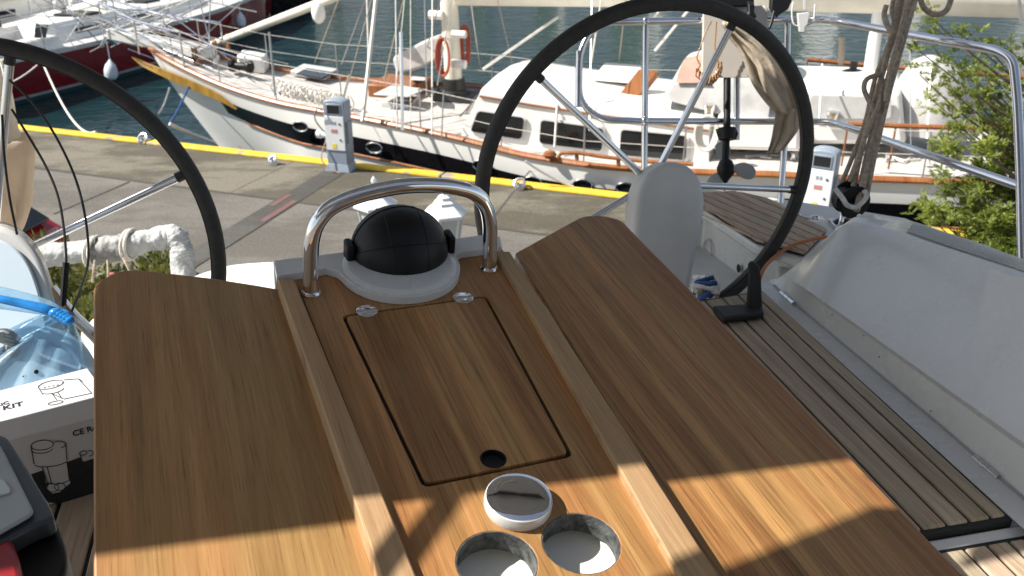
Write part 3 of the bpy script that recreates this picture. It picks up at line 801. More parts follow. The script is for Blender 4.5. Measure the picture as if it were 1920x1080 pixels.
# ------------------------------------------------------------------ bimini and sprayhood over the cockpit (above the frame)
def lift(p, z): return p - SUND * ((z - p.z) / -SUND.z)
def tw(px, py): return hitplane(px, py, TO, TN)
ZC = CAMZ + .45
bim = empty('bimini', B(.3, 2, -.3), 'beige canvas bimini stretched over the cockpit on steel hoops', 'bimini')
ref = lambda x, y: V((x, y, CAMZ - .62))
poly = [lift(p, ZC) for p in (tw(175, 1012), tw(660, 951), tw(1000, 910), tw(1600, 837), tw(1640, 834), lift(Zs(1790, 1062, 1.06), CAMZ - .7), lift(Zs(1950, 1022, 1.06), CAMZ - .7), lift(Zs(2300, 935, 1.06), CAMZ - .7), ref(2.2, 1.6), ref(1.7, 3.1), ref(-.70, 3.0), ref(-.66, 1.2), ref(-1.5, 1.18), tw(-500, 1095))]
mb = MB(); mb.prism(poly, (0, 0, .012)); mb.build('canopy', MAT['awning'], bim)
dn = V((0, 0, -.02))
mb = MB(); mb.tube(bend([poly[10] + V((-.3, .2, -1.5)), poly[10] + dn, poly[9] + dn, poly[8] + dn, poly[7] + dn], .2), .0125, 10); mb.build('hoop', MAT['steel'], bim)
mb = MB(); mb.tube([lift(tw(860, 908), ZC - .01), lift(tw(690, 1145), CAMZ + .02)], .0125, 10); mb.build('strut', MAT['steel'], bim)
mb = MB(); mb.tube([V((-1.2, 1.66, ZC - .03)), V((.6, 1.86, ZC - .03))], .016, 10); mb.build('hoop', MAT['black_mat'], bim)  # added dark bar, there for the puck's chrome top to mirror
mb = MB(); mb.box((.13, 2.02, ZC - .006), (.13, .16, .008), Matrix.Rotation(.3, 3, 'Z')); mb.build('reflection_patch', MAT['neck_cloth'], bim)  # added pale patch, only to show mirrored in the puck's chrome
mb = MB(); mb.tube([V((-.06, 1.9, ZC - .004)), V((-.02, 2.3, ZC - .004))], .008, 6); mb.build('reflection_strip', MAT['neck_cloth'], bim)  # added pale strip for the same mirrored chrome
hood = empty('sprayhood', B(.3, .2, -.3), 'canvas sprayhood over the companionway ahead of the table', 'sprayhood')
pts = [lift(tw(*p), ZC) for p in ((1000, 1175), (1440, 1000), (1615, 929), (1632, 936), (1690, 922), (1702, 950), (1742, 986), (1810, 1050), (1860, 1400), (900, 1500))]
mb = MB(); mb.prism(pts, (0, 0, .012)); mb.build('canopy', MAT['awning'], hood)
mb = MB(); mb.prism([V((-1.9, .45, ZC + .05)), V((1.9, .45, ZC + .05)), V((1.9, -1.3, ZC + .05)), V((-1.9, -1.3, ZC + .05))], (0, 0, .012)); mb.build('forward_shade_top', MAT['awning'], hood)  # added unseen cover ahead, keeps skylight off the cockpit
mb = MB(); mb.hexa([B(-1.0, -1.5, 2.6), B(1.7, -1.5, 2.6), B(1.7, -1.4, 2.6), B(-1.0, -1.4, 2.6)], [B(-1.0, -1.5, -.45), B(1.7, -1.5, -.45), B(1.7, -1.4, -.45), B(-1.0, -1.4, -.45)]); mb.build('forward_shade_wall', MAT['awning'], hood)  # added canvas wall behind the eye, cuts light from ahead

# ------------------------------------------------------------------ steering wheels
def wheel(name, C, nrm, rad, angs, label, rr=.0175):
    hub = C
    n_ = V(nrm).normalized()
    x = V((0, 0, 1)).cross(n_).normalized(); y = n_.cross(x)
    if x.x < 0: x, y = -x, y
    w_ = empty(name, C, label, 'steering wheel', 'steering wheels of the cockpit')
    cir = [C + x * math.cos(2 * math.pi * i / 96) * rad + y * math.sin(2 * math.pi * i / 96) * rad for i in range(96)]
    mb = MB(); mb.tube(cir, rr, 14, closed=True); mb.build('rim', MAT['rim'], w_)
    for a in angs:
        d = (hitplane(a[0], a[1], C, n_) - C).normalized()
        mb = MB(); mb.tube([hub + d * .02, C + d * (rad - rr * .6)], .0085, 12); mb.build('spoke', MAT['steel'], w_)
        mb = MB(); e = C + d * (rad - rr); f = (hub - e).normalized(); mb.tube([e + f * .014, e - f * .006], .0105, 10); mb.build('spoke_socket', MAT['black_mat'], w_)
    mb = MB(); mb.tube([C + x * math.cos(2 * math.pi * i / 96) * (rad - rr * .86) + y * math.sin(2 * math.pi * i / 96) * (rad - rr * .86) + n_ * rr * .52 for i in range(96)], .0012, 5, closed=True); mb.build('leather_seam', MAT['black'], w_)
    mb = MB(); mb.lathe([(.012, -.03), (.028, -.025), (.028, .008), (.02, .014), (.004, .016)], hub, n_, 24); mb.build('hub', MAT['steel'], w_)
    return w_, x, y, n_
CR, nR = D(1220.4, 343.9, 2.227), V((.281, -.958, -.055))
wheel('steering_wheel', CR, nR, .43, [(1376, 40), (1008, 143), (936, 512), (1190, 580), (1496, 356)], 'black rimmed steering wheel behind the pale grey oval helm console, standing whole to starboard', .0178)
CL, nL = D(-15.7, 498.5, 1.80), V((.231, -.97, .078))
wheel('steering_wheel', CL, nL, .43, [(350, 325), (20, 95), (-380, 300), (-300, 760), (180, 900)], 'black rimmed steering wheel cut by the photo edge, one bright spoke over the concrete', .0160)

# ------------------------------------------------------------------ helm consoles
def console(px, t, push, label, mat='gel_dull', inset=None, bev=.014):
    f = [D(x, y, t + (k[0] if k else 0)) for x, y, *k in px]
    fr = catmull(f, 4, True)
    base = sum(f, V()) / len(f)
    c_ = empty('helm_console', V((base.x, base.y, CAMZ - 1.6)), label, 'helm console', 'helm consoles')
    mb = MB(); mb.prism(fr, push); mb.build('pod', MAT[mat], c_, bevel=bev, seg=3)
    return c_, f
fr = [(1179, 620), (1183, 540), (1187, 470), (1190, 410), (1198, 360), (1216, 326), (1242, 308), (1268, 304), (1296, 315), (1314, 338), (1322, 370), (1321, 400), (1314, 440), (1302, 500), (1290, 560), (1276, 620)]
conR, f_ = console(fr, 2.12, D(1163, 528, 2.235) - D(1183, 540, 2.12), 'pale grey rounded helm console standing in front of the whole steering wheel')
mb = MB(); mb.hexa([D(1180, 640, 2.14) + V((0, 0, -.75)), D(1290, 640, 2.14) + V((0, 0, -.75)), D(1290, 640, 2.26) + V((0, 0, -.75)), D(1180, 640, 2.26) + V((0, 0, -.75))], [D(1186, 600, 2.13), D(1276, 600, 2.13), D(1276, 600, 2.24), D(1186, 600, 2.24)])
mb.build('column', MAT['gel'], conR, bevel=.01)
fl = [(150, 760), (128, 660), (104, 572), (90, 522), (72, 480), (47, 450), (20, 432), (-10, 424), (-60, 426), (-105, 450), (-130, 500), (-140, 580), (-140, 760)]
conL, f_ = console(fl, 1.70, D(92, 507, 1.77) - D(90, 522, 1.70), 'white rounded helm console with a glossy pale panel behind the blue plastic bag', 'gel', bev=.01)
inn = [(135, 780), (112, 690), (88, 600), (75, 545), (58, 500), (36, 470), (12, 454), (-14, 447), (-56, 449), (-92, 470), (-112, 510), (-120, 580), (-120, 780)]
fr = catmull([D(x, y, 1.697) for x, y in inn], 4, True)
mb = MB(); mb.prism(fr, (0, -.006, .002)); mb.build('face_panel', MAT['panel_blue'], conL, bevel=.003)  # pale blue colour stands in for sky mirrored in the face

# black wheel bracket on the starboard bench
z0 = 1.045
brk = MB()
A, A2, B1, B2 = Zs(1334, 584, z0), Zs(1354, 608, z0), Zs(1427, 579, z0), Zs(1432, 598, z0)
up = V((0, 0, .016))
brk.hexa([A, A2, B2, B1], [A + up, A2 + up, B2 + up, B1 + up])
tq = B1.lerp(B2, .5)
dep = (tq - CAM).dot(V((0, cP, -sP)))
post = [(1398, 588), (1401, 545), (1404, 512), (1401, 496), (1409, 487), (1416, 492), (1424, 499), (1427, 520), (1428, 555), (1431, 596), (1415, 603)]
brk.prism([D(x, y, dep) for x, y in post], D(1415, 520, dep + .03) - D(1415, 520, dep))
tag(brk.build('wheel_bracket', MAT['black_mat'], bevel=.006, seg=3), 'black angled bracket on the starboard bench with its upright touching the wheel rim', 'bracket')

# rope bundle on the bench end, orange cable
mb = MB(); rr_ = random.Random(5)
rc_ = empty('rope_bundle', Z(1326, 545, 1.05), 'small bundle of white and blue rope beside the helm seat', 'rope bundle')
for mt, n in (('rope_white', 3), ('rope_blue', 2), ('rope', 1)):
    for k in range(n):
        p = []
        for i in range(9): p.append(Z(rr_.uniform(1300, 1345), rr_.uniform(518, 556), 1.02 - rr_.uniform(0, .05)))
        mb = MB(); mb.tube(catmull(p, 5), .0065, 8); mb.build('rope_loop', MAT[mt], rc_)
pts = [D(1422, 530, 2.34), D(1432, 505, 2.36), D(1452, 482, 2.40), D(1482, 462, 2.42), D(1515, 451, 2.42), D(1546, 445, 2.42), D(1580, 446, 2.40)]
mb = MB(); mb.tube(catmull(pts, 8), .0048, 8)
tag(mb.build('orange_cable', MAT['orange']), 'orange cable lying from the wheel rim over the helm seat', 'cable')

# ------------------------------------------------------------------ stern rail
sr = empty('stern_rail', D(1475, 400, 3.2), 'polished tubular stern rail of our yacht with uprights and a rounded gate', 'stern rail')
def P3(l): return [D(*p) for p in l]
mb = MB(); mb.tube(bend(P3([(1085, 200, 3.1), (1086, 95, 3.1), (1120, 42, 3.1), (1210, 40, 3.12), (1475, 37, 3.2), (1540, 36, 3.15), (1600, 45, 3.0), (1700, 64, 2.8), (1870, 94, 2.5), (1900, 112, 2.45), (1908, 190, 2.42), (1914, 330, 2.36), (1918, 520, 2.25)]), .07), .0125, 12)
mb.build('top_rail', MAT['steel'], sr)
mb = MB(); mb.tube(bend(P3([(1086, 96, 3.1), (1086, 190, 3.1), (1125, 225, 3.11), (1210, 227, 3.13), (1475, 228, 3.2), (1560, 228, 3.1), (1640, 256, 2.85), (1920, 352, 2.36)]), .09), .0118, 12)
mb.build('mid_rail', MAT['steel'], sr)
for l in ([(1211, 42, 3.12), (1209, 232, 3.14), (1207, 420, 3.2)], [(1477, 38, 3.2), (1474, 228, 3.2), (1462, 395, 3.2)], [(1382, 138, 3.19), (1381, 262, 3.19)], [(1086, 190, 3.1), (1087, 235, 3.12), (1090, 420, 3.15)][:0]):
    if l: mb = MB(); mb.tube(P3(l), .0112, 12); mb.build('post', MAT['steel'], sr)
for c in ((1211, 40, 3.12), (1477, 37, 3.2), (1474, 228, 3.2), (1209, 227, 3.13)):
    mb = MB(); mb.ball(D(*c), .0165, 12); mb.build('tube_joint', MAT['steel'], sr)

# electric outboard clamped to a board on the rail
om = empty('outboard_motor', D(1366, 340, 3.1), 'black electric outboard with grey propeller hung on the stern rail', 'outboard motor')
mb = MB(); mb.tube(P3([(1364, 20, 3.175), (1363, 245, 3.12)]), .0125, 12)
mb.tube(P3([(1363, 240, 3.1), (1363, 262, 3.1)]), [.03, .028], 14); mb.tube(P3([(1362, 262, 3.1), (1360, 300, 3.1)]), .012, 12)
mb.build('shaft', MAT['black'], om)
pods = [(1361, 296, .006), (1361, 302, .022), (1361, 315, .031), (1361, 326, .028), (1360, 336, .014), (1360, 343, .006)]
mb = MB(); mb.tube([D(x, y, 3.1) for x, y, r in pods], [r for _, _, r in pods], 18); pod = mb.build('motor_pod', MAT['black'], om)
mb = MB(); mb.tube(P3([(1359, 340, 3.1), (1358, 358, 3.1)]), .003, 8); mb.build('skeg_pin', MAT['black'], om)
mb = MB(); mb.prism(P3([(1345, 252, 3.1), (1385, 250, 3.1), (1381, 262, 3.1), (1348, 264, 3.1)]), (0, .04, .01)); mb.build('cavitation_plate', MAT['black'], om, bevel=.003)
def blade(pl, n):
    mb = MB(); p = catmull(P3(pl), 4, True); mb.prism(p, n); return mb.build('propeller_blade', MAT['prop_grey'], om, bevel=.002)
blade([(1374, 318, 3.08), (1382, 308, 3.07), (1398, 306, 3.06), (1413, 314, 3.06), (1417, 326, 3.07), (1410, 336, 3.08), (1396, 336, 3.09), (1382, 328, 3.09)], (.002, .006, .001))
blade([(1350, 325, 3.12), (1338, 326, 3.13), (1328, 336, 3.14), (1325, 348, 3.14), (1350, 349, 3.13), (1356, 336, 3.12)], (.002, .006, .001))
blade([(1352, 300, 3.13), (1343, 290, 3.14), (1341, 275, 3.14), (1348, 266, 3.14), (1360, 266, 3.13), (1369, 278, 3.13), (1368, 294, 3.12)], (.002, .006, .001))
mb = MB(); mb.prism(P3([(1330, -12, 3.07), (1346, -16, 3.07), (1408, -14, 3.07), (1416, 2, 3.07), (1414, 14, 3.07), (1342, 16, 3.07), (1330, 8, 3.07)]), (0, .11, .02)); hd = mb.build('motor_head', MAT['black'], om, bevel=.012, seg=3)
mb = MB(); mb.prism(P3([(1403, 8, 3.03), (1416, 10, 3.03), (1414, 26, 3.03), (1420, 32, 3.03), (1410, 41, 3.03), (1397, 34, 3.03), (1404, 24, 3.03)]), (0, .03, .01)); mb.build('clamp_screw', MAT['black'], om, bevel=.004)
bd = MB(); bd.prism(rounded(P3([(1319, 20, 3.13), (1440, 14, 3.13), (1438, 146, 3.13), (1316, 147, 3.13)]), .012), (0, .02, .006))
bo = bd.build('mounting_board', MAT['board_white'], bevel=.003)
tag(bo, 'cream square board on the stern rail carrying the black outboard', 'mounting board')
for c in ((1344, 136), (1408, 136), (1408, 30)):
    mb = MB(); mb.ball(D(*c, 3.125), .0055, 10); mb.build('bolt', MAT['steel'], bo)
# coiled brown cable
co_ = []
for i in range(140):
    a = i / 139; c = [(1334, 40), (1323, 60), (1312, 92), (1306, 108), (1313, 122), (1306, 136), (1320, 148), (1333, 152), (1345, 142), (1352, 128), (1342, 106), (1340, 88), (1342, 60), (1343, 42)]
    f = a * (len(c) - 1); k = min(int(f), len(c) - 2); u = f - k
    x = c[k][0] + (c[k + 1][0] - c[k][0]) * u; y = c[k][1] + (c[k + 1][1] - c[k][1]) * u
    amp = .017 if .38 < a < .72 else 0.002
    co_.append(D(x, y, 3.07) + V((math.cos(i * 1.55) * amp * .4, math.cos(i * 1.55) * amp * .3, math.sin(i * 1.55) * amp)))
mb = MB(); mb.tube(co_, .0026, 6); tag(mb.build('coiled_cable', MAT['spring']), 'thin brown coiled cable dangling from the cream mounting board', 'cable')
# cloth (furled flag) hanging from the rail beside the board
def cloth(rows, mat, name, label, cat, wob=.012, seed=1, thick=.004, n=10):
    rws = []
    for l, r, t in rows:
        A, Bq = D(*l, t), D(*r, t); q = []
        for i in range(n + 1):
            p = A.lerp(Bq, i / n); k = math.sin(i * 1.9 + len(rws) * .55 + seed) * wob + math.sin(i * .83 + len(rws) * .9 + seed * 2) * wob
            q.append(p + V((0, k, 0)))
        rws.append(q)
    r3 = [resample(list(c), len(rws) * 4) for c in zip(*[r for r in rws])]
    r3 = [catmull(list(c), 4) for c in zip(*rws)]
    mb = MB(); mb.grid(r3)
    o = mb.build(name, MAT[mat]); sm = o.modifiers.new('thick', 'SOLIDIFY'); sm.thickness = thick
    return tag(o, label, cat)
cloth([((1352, 42), (1366, 42), 3.08), ((1366, 70), (1402, 62), 3.07), ((1388, 100), (1450, 100), 3.06), ((1408, 150), (1482, 140), 3.06), ((1432, 186), (1496, 178), 3.06), ((1458, 214), (1500, 205), 3.06)], 'flagcloth', 'furled_flag', 'crumpled pale beige cloth bunched over the cream board', 'cloth', .016, 2)
cloth([((1452, 205), (1500, 205), 3.11), ((1448, 232), (1498, 228), 3.11), ((1444, 262), (1496, 245), 3.11), ((1438, 289), (1470, 282), 3.11)], 'flagcloth', 'hanging_cloth', 'pale beige cloth end hanging below the mid rail', 'cloth', .01, 5)
# white aerial bracket on the top rail
ab = MB(); ab.hexa(P3([(1506, 18, 3.1), (1512, 18, 3.1), (1512, 18, 3.13), (1506, 18, 3.13)]), P3([(1506, -30, 3.1), (1513, -30, 3.1), (1513, -30, 3.13), (1506, -30, 3.13)]))
ab.prism(P3([(1496, 26, 3.09), (1518, 24, 3.09), (1514, 46, 3.09), (1509, 50, 3.09), (1508, 60, 3.09), (1500, 60, 3.09), (1498, 48, 3.09)]), (0, .02, 0))
ab.tube(bend(P3([(1487, 4, 3.1), (1484, 26, 3.1), (1488, 50, 3.1), (1526, 46, 3.1), (1528, 8, 3.1)]), .03), .003, 8)
tag(ab.build('aerial_mount', MAT['gel'], bevel=.002), 'small white bracket and ring fixed on the stern rail', 'bracket')
ck = MB(); ck.prism(P3([(1448, -14, 3.12), (1470, -18, 3.12), (1486, 0, 3.12), (1478, 18, 3.12), (1462, 28, 3.12), (1456, 34, 3.12), (1446, 24, 3.12)]), (0, .04, .01)); ck.tube(catmull(P3([(1452, 20, 3.1), (1447, 40, 3.1), (1442, 54, 3.1)]), 5), .006, 8)
tag(ck.build('rail_clamp', MAT['black'], bevel=.006), 'black clamp on the stern rail beside the white bracket', 'clamp')

# ------------------------------------------------------------------ backstay tackle
tk = empty('rope_tackle', D(1598, 400, 2.65), 'backstay tackle of several grey brown ropes running down to a black block', 'rope tackle')
def rope(pl, r=.0078, mat='rope', par=tk, name='rope', seg=8):
    p = catmull(P3(pl), 6)
    mb = MB(); mb.tube(p, r, seg)
    return mb.build(name, MAT[mat], par)
T_ = 2.66
rope([(1690, -20, T_), (1662, 110, T_), (1620, 260, T_), (1600, 350, T_)], .009)
rope([(1706, -20, T_ - .03), (1686, 90, T_ - .03), (1650, 220, T_ - .03), (1622, 330, T_ - .02), (1606, 395, T_ - .05)], .0105)
rope([(1722, -20, T_ - .02), (1704, 40, T_ - .04), (1668, 170, T_ - .04), (1640, 290, T_ - .03), (1622, 380, T_)], .0085)
rope([(1680, -20, T_ + .03), (1672, 20, T_ + .03), (1678, 48, T_), (1664, 90, T_), (1640, 150, T_ + .03), (1622, 230, T_ + .03), (1592, 310, T_ + .03), (1574, 350, T_ + .02)], .0072)
rope([(1662, 10, T_), (1658, 30, T_), (1668, 55, T_ - .05), (1690, 70, T_ - .05), (1684, 92, T_ - .05)], .008)
rope([(1652, 138, T_), (1626, 148, T_ - .02), (1620, 166, T_ - .02), (1628, 186, T_ - .02), (1640, 210, T_ - .02), (1634, 250, T_)], .0075)
rope([(1656, 150, T_), (1648, 196, T_ - .04), (1628, 240, T_ - .04), (1608, 300, T_ - .03), (1594, 340, T_)], .007)
rope([(1696, 30, T_ - .06), (1682, 80, T_ - .065), (1672, 120, T_ - .06), (1660, 190, T_ - .05)], .007)
rope([(1698, -20, T_ + .04), (1676, 70, T_ + .04), (1640, 180, T_ + .05), (1606, 300, T_ + .04), (1586, 352, T_ + .02)], .0065)
rope([(1714, -20, T_ + .03), (1690, 60, T_ + .03), (1660, 160, T_ + .02), (1634, 250, T_ + .02), (1612, 350, T_ + .02)], .0075)
rope([(1724, -10, T_), (1732, 14, T_), (1752, 27, T_), (1774, 20, T_), (1786, -10, T_)], .0085)
mb = MB(); ring = [D(1598, 378, T_) + V((math.cos(a * .2618) * .05, .012 * math.sin(a * .5), math.sin(a * .2618) * .046)) for a in range(24)]
bc_ = D(1595, 374, T_)
bx = V((.98, .1, -.05)).normalized(); bz = V((.06, 0, 1)).normalized()
def side(off, r1, r2):
    y_ = bx.cross(bz).normalized()
    mb = MB(); o = [bc_ + bx * (math.cos(a * .2618) * r1) + bz * (math.sin(a * .2618) * r2) + y_ * off for a in range(24)]
    mb.prism(o, y_ * .008); return mb
blk = side(-.03, .046, .05).build('block_cheek', MAT['black'], tk, bevel=.003)
side(.022, .046, .05).build('block_cheek', MAT['black'], tk, bevel=.003)
for f in (-.018, .018):
    mb = MB(); mb.lathe([(.018, -.022), (.034, -.018), (.03, 0), (.034, .018), (.018, .022)], bc_ + bx * f, bx.cross(bz), 20); mb.build('sheave', MAT['black_mat'], tk)
mb = MB(); mb.tube(catmull(P3([(1566, 354, T_ - .06), (1580, 372, T_ - .06), (1589, 385, T_ - .06), (1606, 388, T_ - .06), (1624, 370, T_ - .05), (1620, 356, T_ - .05)]), 5), .007, 8); mb.build('rope', MAT['rope_white'], tk)
mb = MB(); mb.tube(P3([(1580, 396, T_), (1577, 420, T_)]), .008, 8); mb.tube(P3([(1606, 396, T_), (1612, 420, T_)]), .012, 8); mb.box(D(1596, 421, T_), (.12, .06, .02)); mb.build('deck_shackle', MAT['steel'], tk, bevel=.003)
mb = MB(); mb.ball(D(1527, 409, 2.72), .012, 12, (1.3, 1, .9)); mb.tube(P3([(1500, 404, 2.72), (1527, 409, 2.72)]), .006, 8); mb.box(D(1513, 411, 2.72), (.10, .03, .008))
tag(mb.build('deck_fitting', MAT['steel']), 'small chrome pad eye on the side deck beyond the helm seat', 'deck fitting')
# ------------------------------------------------------------------ the white ketch along the quay
def K(px, py, wn):                   # photo point lying on the vertical plane wn metres beyond the quay edge
    return hitplane(px, py, QO + QN * wn, QN)
WC, BM = 2.6, 2.12                   # centre line and half beam
S0, S1 = -10.3, 8.6
def half(s):
    f = (s - S0) / (S1 - S0); f = min(1, max(0, f))
    return BM * (min(1, f / .52) ** .62 if f < .52 else 1 - .42 * ((f - .52) / .48) ** 2)
def rail_pt(px, py):
    wn = WC - BM
    for _ in range(12):
        p = K(px, py, wn); s, _w = qcoord(p); wn = WC - half(s)
    return K(px, py, wn)
rp_ = [(286, 96), (330, 122), (420, 163), (520, 194), (620, 213), (760, 240), (870, 264), (975, 291), (1080, 308), (1185, 319), (1320, 325), (1440, 329), (1560, 335), (1700, 340), (1830, 345), (1990, 352), (2150, 352)]
stn = []
for q in rp_:
    p = rail_pt(*q); s, wn = qcoord(p); stn.append((s, p.z))
stn = [(S0, stn[0][1])] + [x for x in stn if x[0] > S0 + .15]
SS = resample(catmull([V((s, 0, z)) for s, z in stn], 6), 70)
ketch = empty('ketch', Q(-1, WC, -1), 'white classic ketch with black hull band and teak rails moored along the quay', 'sailing boat')
def hullrows(drops, out=0.0, s_from=-99):
    rows = []
    for p in SS:
        s, z = p.x, p.z
        if s < s_from: continue
        b = half(s); f = (s - S0) / (S1 - S0); r = []
        for dz in drops:
            h = z - dz; k = (z - h) / (z + 1.0)
            rake = max(0, 1 - f / .22)
            fl = 1 - .12 * k ** 1.5 - rake * .85 * k
            aft = max(0, (f - .8) / .2)
            fl *= 1 - aft * .5 * k * k
            r.append((s + rake * 1.5 * k ** 1.2 * (1 if f < .22 else 0), b * fl + out, h))
        rows.append(r)
    return rows
def both(rows, mat, name, par=ketch):
    mb = MB()
    mb.grid([[Q(s, WC - b, z) for s, b, z in r] for r in rows]); mb.grid([[Q(s, WC + b, z) for s, b, z in r] for r in rows])
    return mb.build(name, mat, par, angle=50)
zz = lambda f, dz=0: None
drops = [0, .1, .3, .62, .64, 1.0, 1.4, 1.8, 2.3]
both(hullrows(drops), MAT['boat_white'], 'hull')
mb = MB(); e = hullrows(drops)[-1]
mb.grid([[Q(s, WC - b, z) for s, b, z in e], [Q(s, WC + b, z) for s, b, z in e]]); mb.build('transom', MAT['boat_white'], ketch)
both(hullrows([.33, .45, .63], .012, -8.5), MAT['hull_black'], 'hull_band')
mb = MB()
for sg in (-1, 1):
    rw = hullrows([.655], .014, -8.0); mb.tube([Q(r[0][0], WC + sg * r[0][1], r[0][2]) for r in rw], .022, 6)
mb.build('rubbing_strake', MAT['varnish'], ketch)
mb = MB()
for sg in (-1, 1):
    rw = hullrows([0.0]); mb.tube([Q(r[0][0], WC + sg * r[0][1], r[0][2] + .02) for r in rw], .052, 8, sq=.6)
mb.build('cap_rail', MAT['varnish'], ketch)
def hull_pt(px, py, out=.03):
    wn = WC - .3
    for _ in range(14):
        p = K(px, py, wn); s, _w = qcoord(p); wn = WC - half(s) - out
    return K(px, py, wn)
up_ = [(246, 107), (275, 119), (320, 137), (370, 158), (410, 178), (442, 205)]; lo_ = [(262, 122), (285, 134), (325, 153), (372, 173), (412, 190), (442, 206)]
mb = MB(); r0 = resample(catmull([hull_pt(*p) for p in up_], 4), 24); r1 = resample(catmull([hull_pt(*p) for p in lo_], 4), 24)
mb.grid([r0, r1, [p + QN * .05 for p in r1], [p + QN * .05 for p in r0], r0])
mb.build('trail_board', MAT['trail'], ketch)
# deck
rows = []
for p in SS:
    s, z = p.x, p.z; b = half(s) - .02
    rows.append([Q(s, WC + b * k, z - .05 + .06 * (1 - k * k)) for k in (-1, -.8, -.4, 0, .4, .8, 1)])
mb = MB(); mb.grid(rows)
mb.build('deck', None, ketch)
m, t, b, N, L = nt('bleached planked deck')
cr, nz, mp = noise_mix(t, (.46, .43, .40), (.60, .565, .53), 3, 5, stretch=(1, 1, 1))
tc = N('ShaderNodeTexCoord'); wv = N('ShaderNodeTexWave'); wv.inputs['Scale'].default_value = 2.6; wv.bands_direction = 'Y'; wv.inputs['Distortion'].default_value = 0
mpp = N('ShaderNodeMapping'); mpp.inputs['Rotation'].default_value = (0, 0, R(20.2)); L(tc.outputs['Object'], mpp.inputs[0]); L(mpp.outputs[0], wv.inputs[0])
sq = N('ShaderNodeValToRGB'); sq.color_ramp.elements[0].position = .02; sq.color_ramp.elements[1].position = .1; sq.color_ramp.elements[0].color = (.4, .4, .4, 1)
L(wv.outputs[0], sq.inputs[0]); mm = N('ShaderNodeMix'); mm.data_type = 'RGBA'; mm.blend_type = 'MULTIPLY'; mm.inputs[0].default_value = 1
L(cr.outputs[0], mm.inputs[6]); L(sq.outputs[0], mm.inputs[7]); L(mm.outputs[2], b.inputs['Base Color']); b.inputs['Roughness'].default_value = .75
bpy.data.objects['deck'].data.materials.append(m)
MAT['plankdeck'] = m
def zdeck(s):
    for i in range(len(SS) - 1):
        if SS[i].x <= s <= SS[i + 1].x: return SS[i].lerp(SS[i + 1], (s - SS[i].x) / max(1e-6, SS[i + 1].x - SS[i].x)).z
    return SS[-1].z
def KD(px, py, up=.0):               # photo point on the ketch's deck
    z = .45
    for _ in range(10):
        p = Z(px, py, CAMZ - z); s, wn = qcoord(p); z = zdeck(s) + up
    return Z(px, py, CAMZ - z)
KM = Matrix((QE, QN, V((0, 0, 1)))).transposed()
def kbox(s, wn, z, size): return (Q(s, wn, z), size, KM)
# coach roof: side plane wn = 1.2, far side 4.0
WS, WF = 1.2, 4.0
bot = [(862, 246), (1000, 268), (1150, 288), (1330, 303)]
topq = [(900, 168), (1000, 185), (1150, 207), (1330, 232)]
sb = [qcoord(K(*p, WS))[0] for p in bot]; zt = [K(*p, WS).z for p in topq]; stp = [qcoord(K(*p, WS))[0] for p in topq]
rings = []
for i in range(4):
    zb = K(*bot[i], WS).z - .1
    r = [Q(sb[i], WS - .03, zb), Q(stp[i], WS, zt[i] - .06), Q(stp[i], WS + .08, zt[i]), Q(stp[i], WS + .7, zt[i] + .09), Q(stp[i], WC, zt[i] + .13), Q(stp[i], WF - .7, zt[i] + .09), Q(stp[i], WF - .08, zt[i]), Q(stp[i], WF, zt[i] - .06), Q(sb[i], WF + .03, zb)]
    rings.append(r)
mb = MB(); mb.loft(rings, True, True, True)
cab = mb.build('cabin', MAT['cabin_white'], ketch, angle=30)
def kquad(px, wn, d=.004, name='window', mat='glass_dark', par=None, r=.06, th=-.02):
    p = rounded([K(x, y, wn) - QN * d for x, y in px], r)
    mb = MB(); mb.prism(p, QN * th); return mb.build(name, MAT[mat], par or cab)
for q in ([(898, 207), (984, 220), (979, 260), (884, 245)], [(1016, 224), (1132, 240), (1129, 282), (1013, 267)], [(1166, 242), (1288, 254), (1287, 299), (1163, 289)]):
    cxx = sum(x for x, y in q) / 4; cyy = sum(y for x, y in q) / 4
    fr = kquad([(cxx + (x - cxx) * 1.07, cyy + (y - cyy) * 1.2) for x, y in q], WS - .02, .012, 'window_frame', 'boat_white', None, .09)
    kquad(q, WS - .02, .03, 'window_pane', 'glass_dark', fr)
# front window of the cabin
mb = MB()
fa = [Q(sb[0] - .02, WS + .15, K(870, 215, WS).z - .1), Q(sb[0] - .02, WS + 1.25, K(870, 215, WS).z - .1), Q(stp[0] - .01, WS + 1.2, zt[0] - .06), Q(stp[0] - .01, WS + .2, zt[0] - .1)]
mb.prism(rounded([p - QE * .05 for p in fa], .06), QE * -.02); mb.build('window_pane', MAT['glass_dark'], cab)
for py_, up_ in ((0, -.03),):
    mb = MB(); mb.tube([Q(stp[i], WS - .02, zt[i] - .10) for i in range(4)], .018, 6); mb.build('trim_strip', MAT['varnish'], cab)
mb = MB()
hr = [K(x, y, WS + .35) for x, y in ((975, 188), (1060, 197), (1160, 207), (1230, 214), (1300, 221))]
mb.tube(hr, .02, 8)
for i in range(13): mb.box(hr[0].lerp(hr[-1], i / 12) - V((0, 0, .03)), (.06, .04, .07), KM)
mb.build('hand_rail', MAT['varnish'], cab)
# rope coil, lying on the roof
def coil(c, r, mat, name, label, n=5, rr=.02, parent=None, cat='rope'):
    mb = MB()
    for k in range(n):
        o = V((rnd.uniform(-.1, .1), rnd.uniform(-.05, .05), .012 * k)) * (r * 3)
        mb.tube([c + o + QE * math.cos(a * .2618) * r * (1.6 + .15 * k) + QN * math.sin(a * .2618) * r * (.8 + .1 * k) + V((0, 0, .02 * math.sin(a + k))) for a in range(24)], rr, 6, closed=True)
    return tag(mb.build(name, MAT[mat]), label, cat)
coil(K(1105, 193, WS + .5) + V((0, 0, .03)), .22, 'rope', 'rope_coil', 'grey rope coil lying by the teak handrail on the cabin roof')
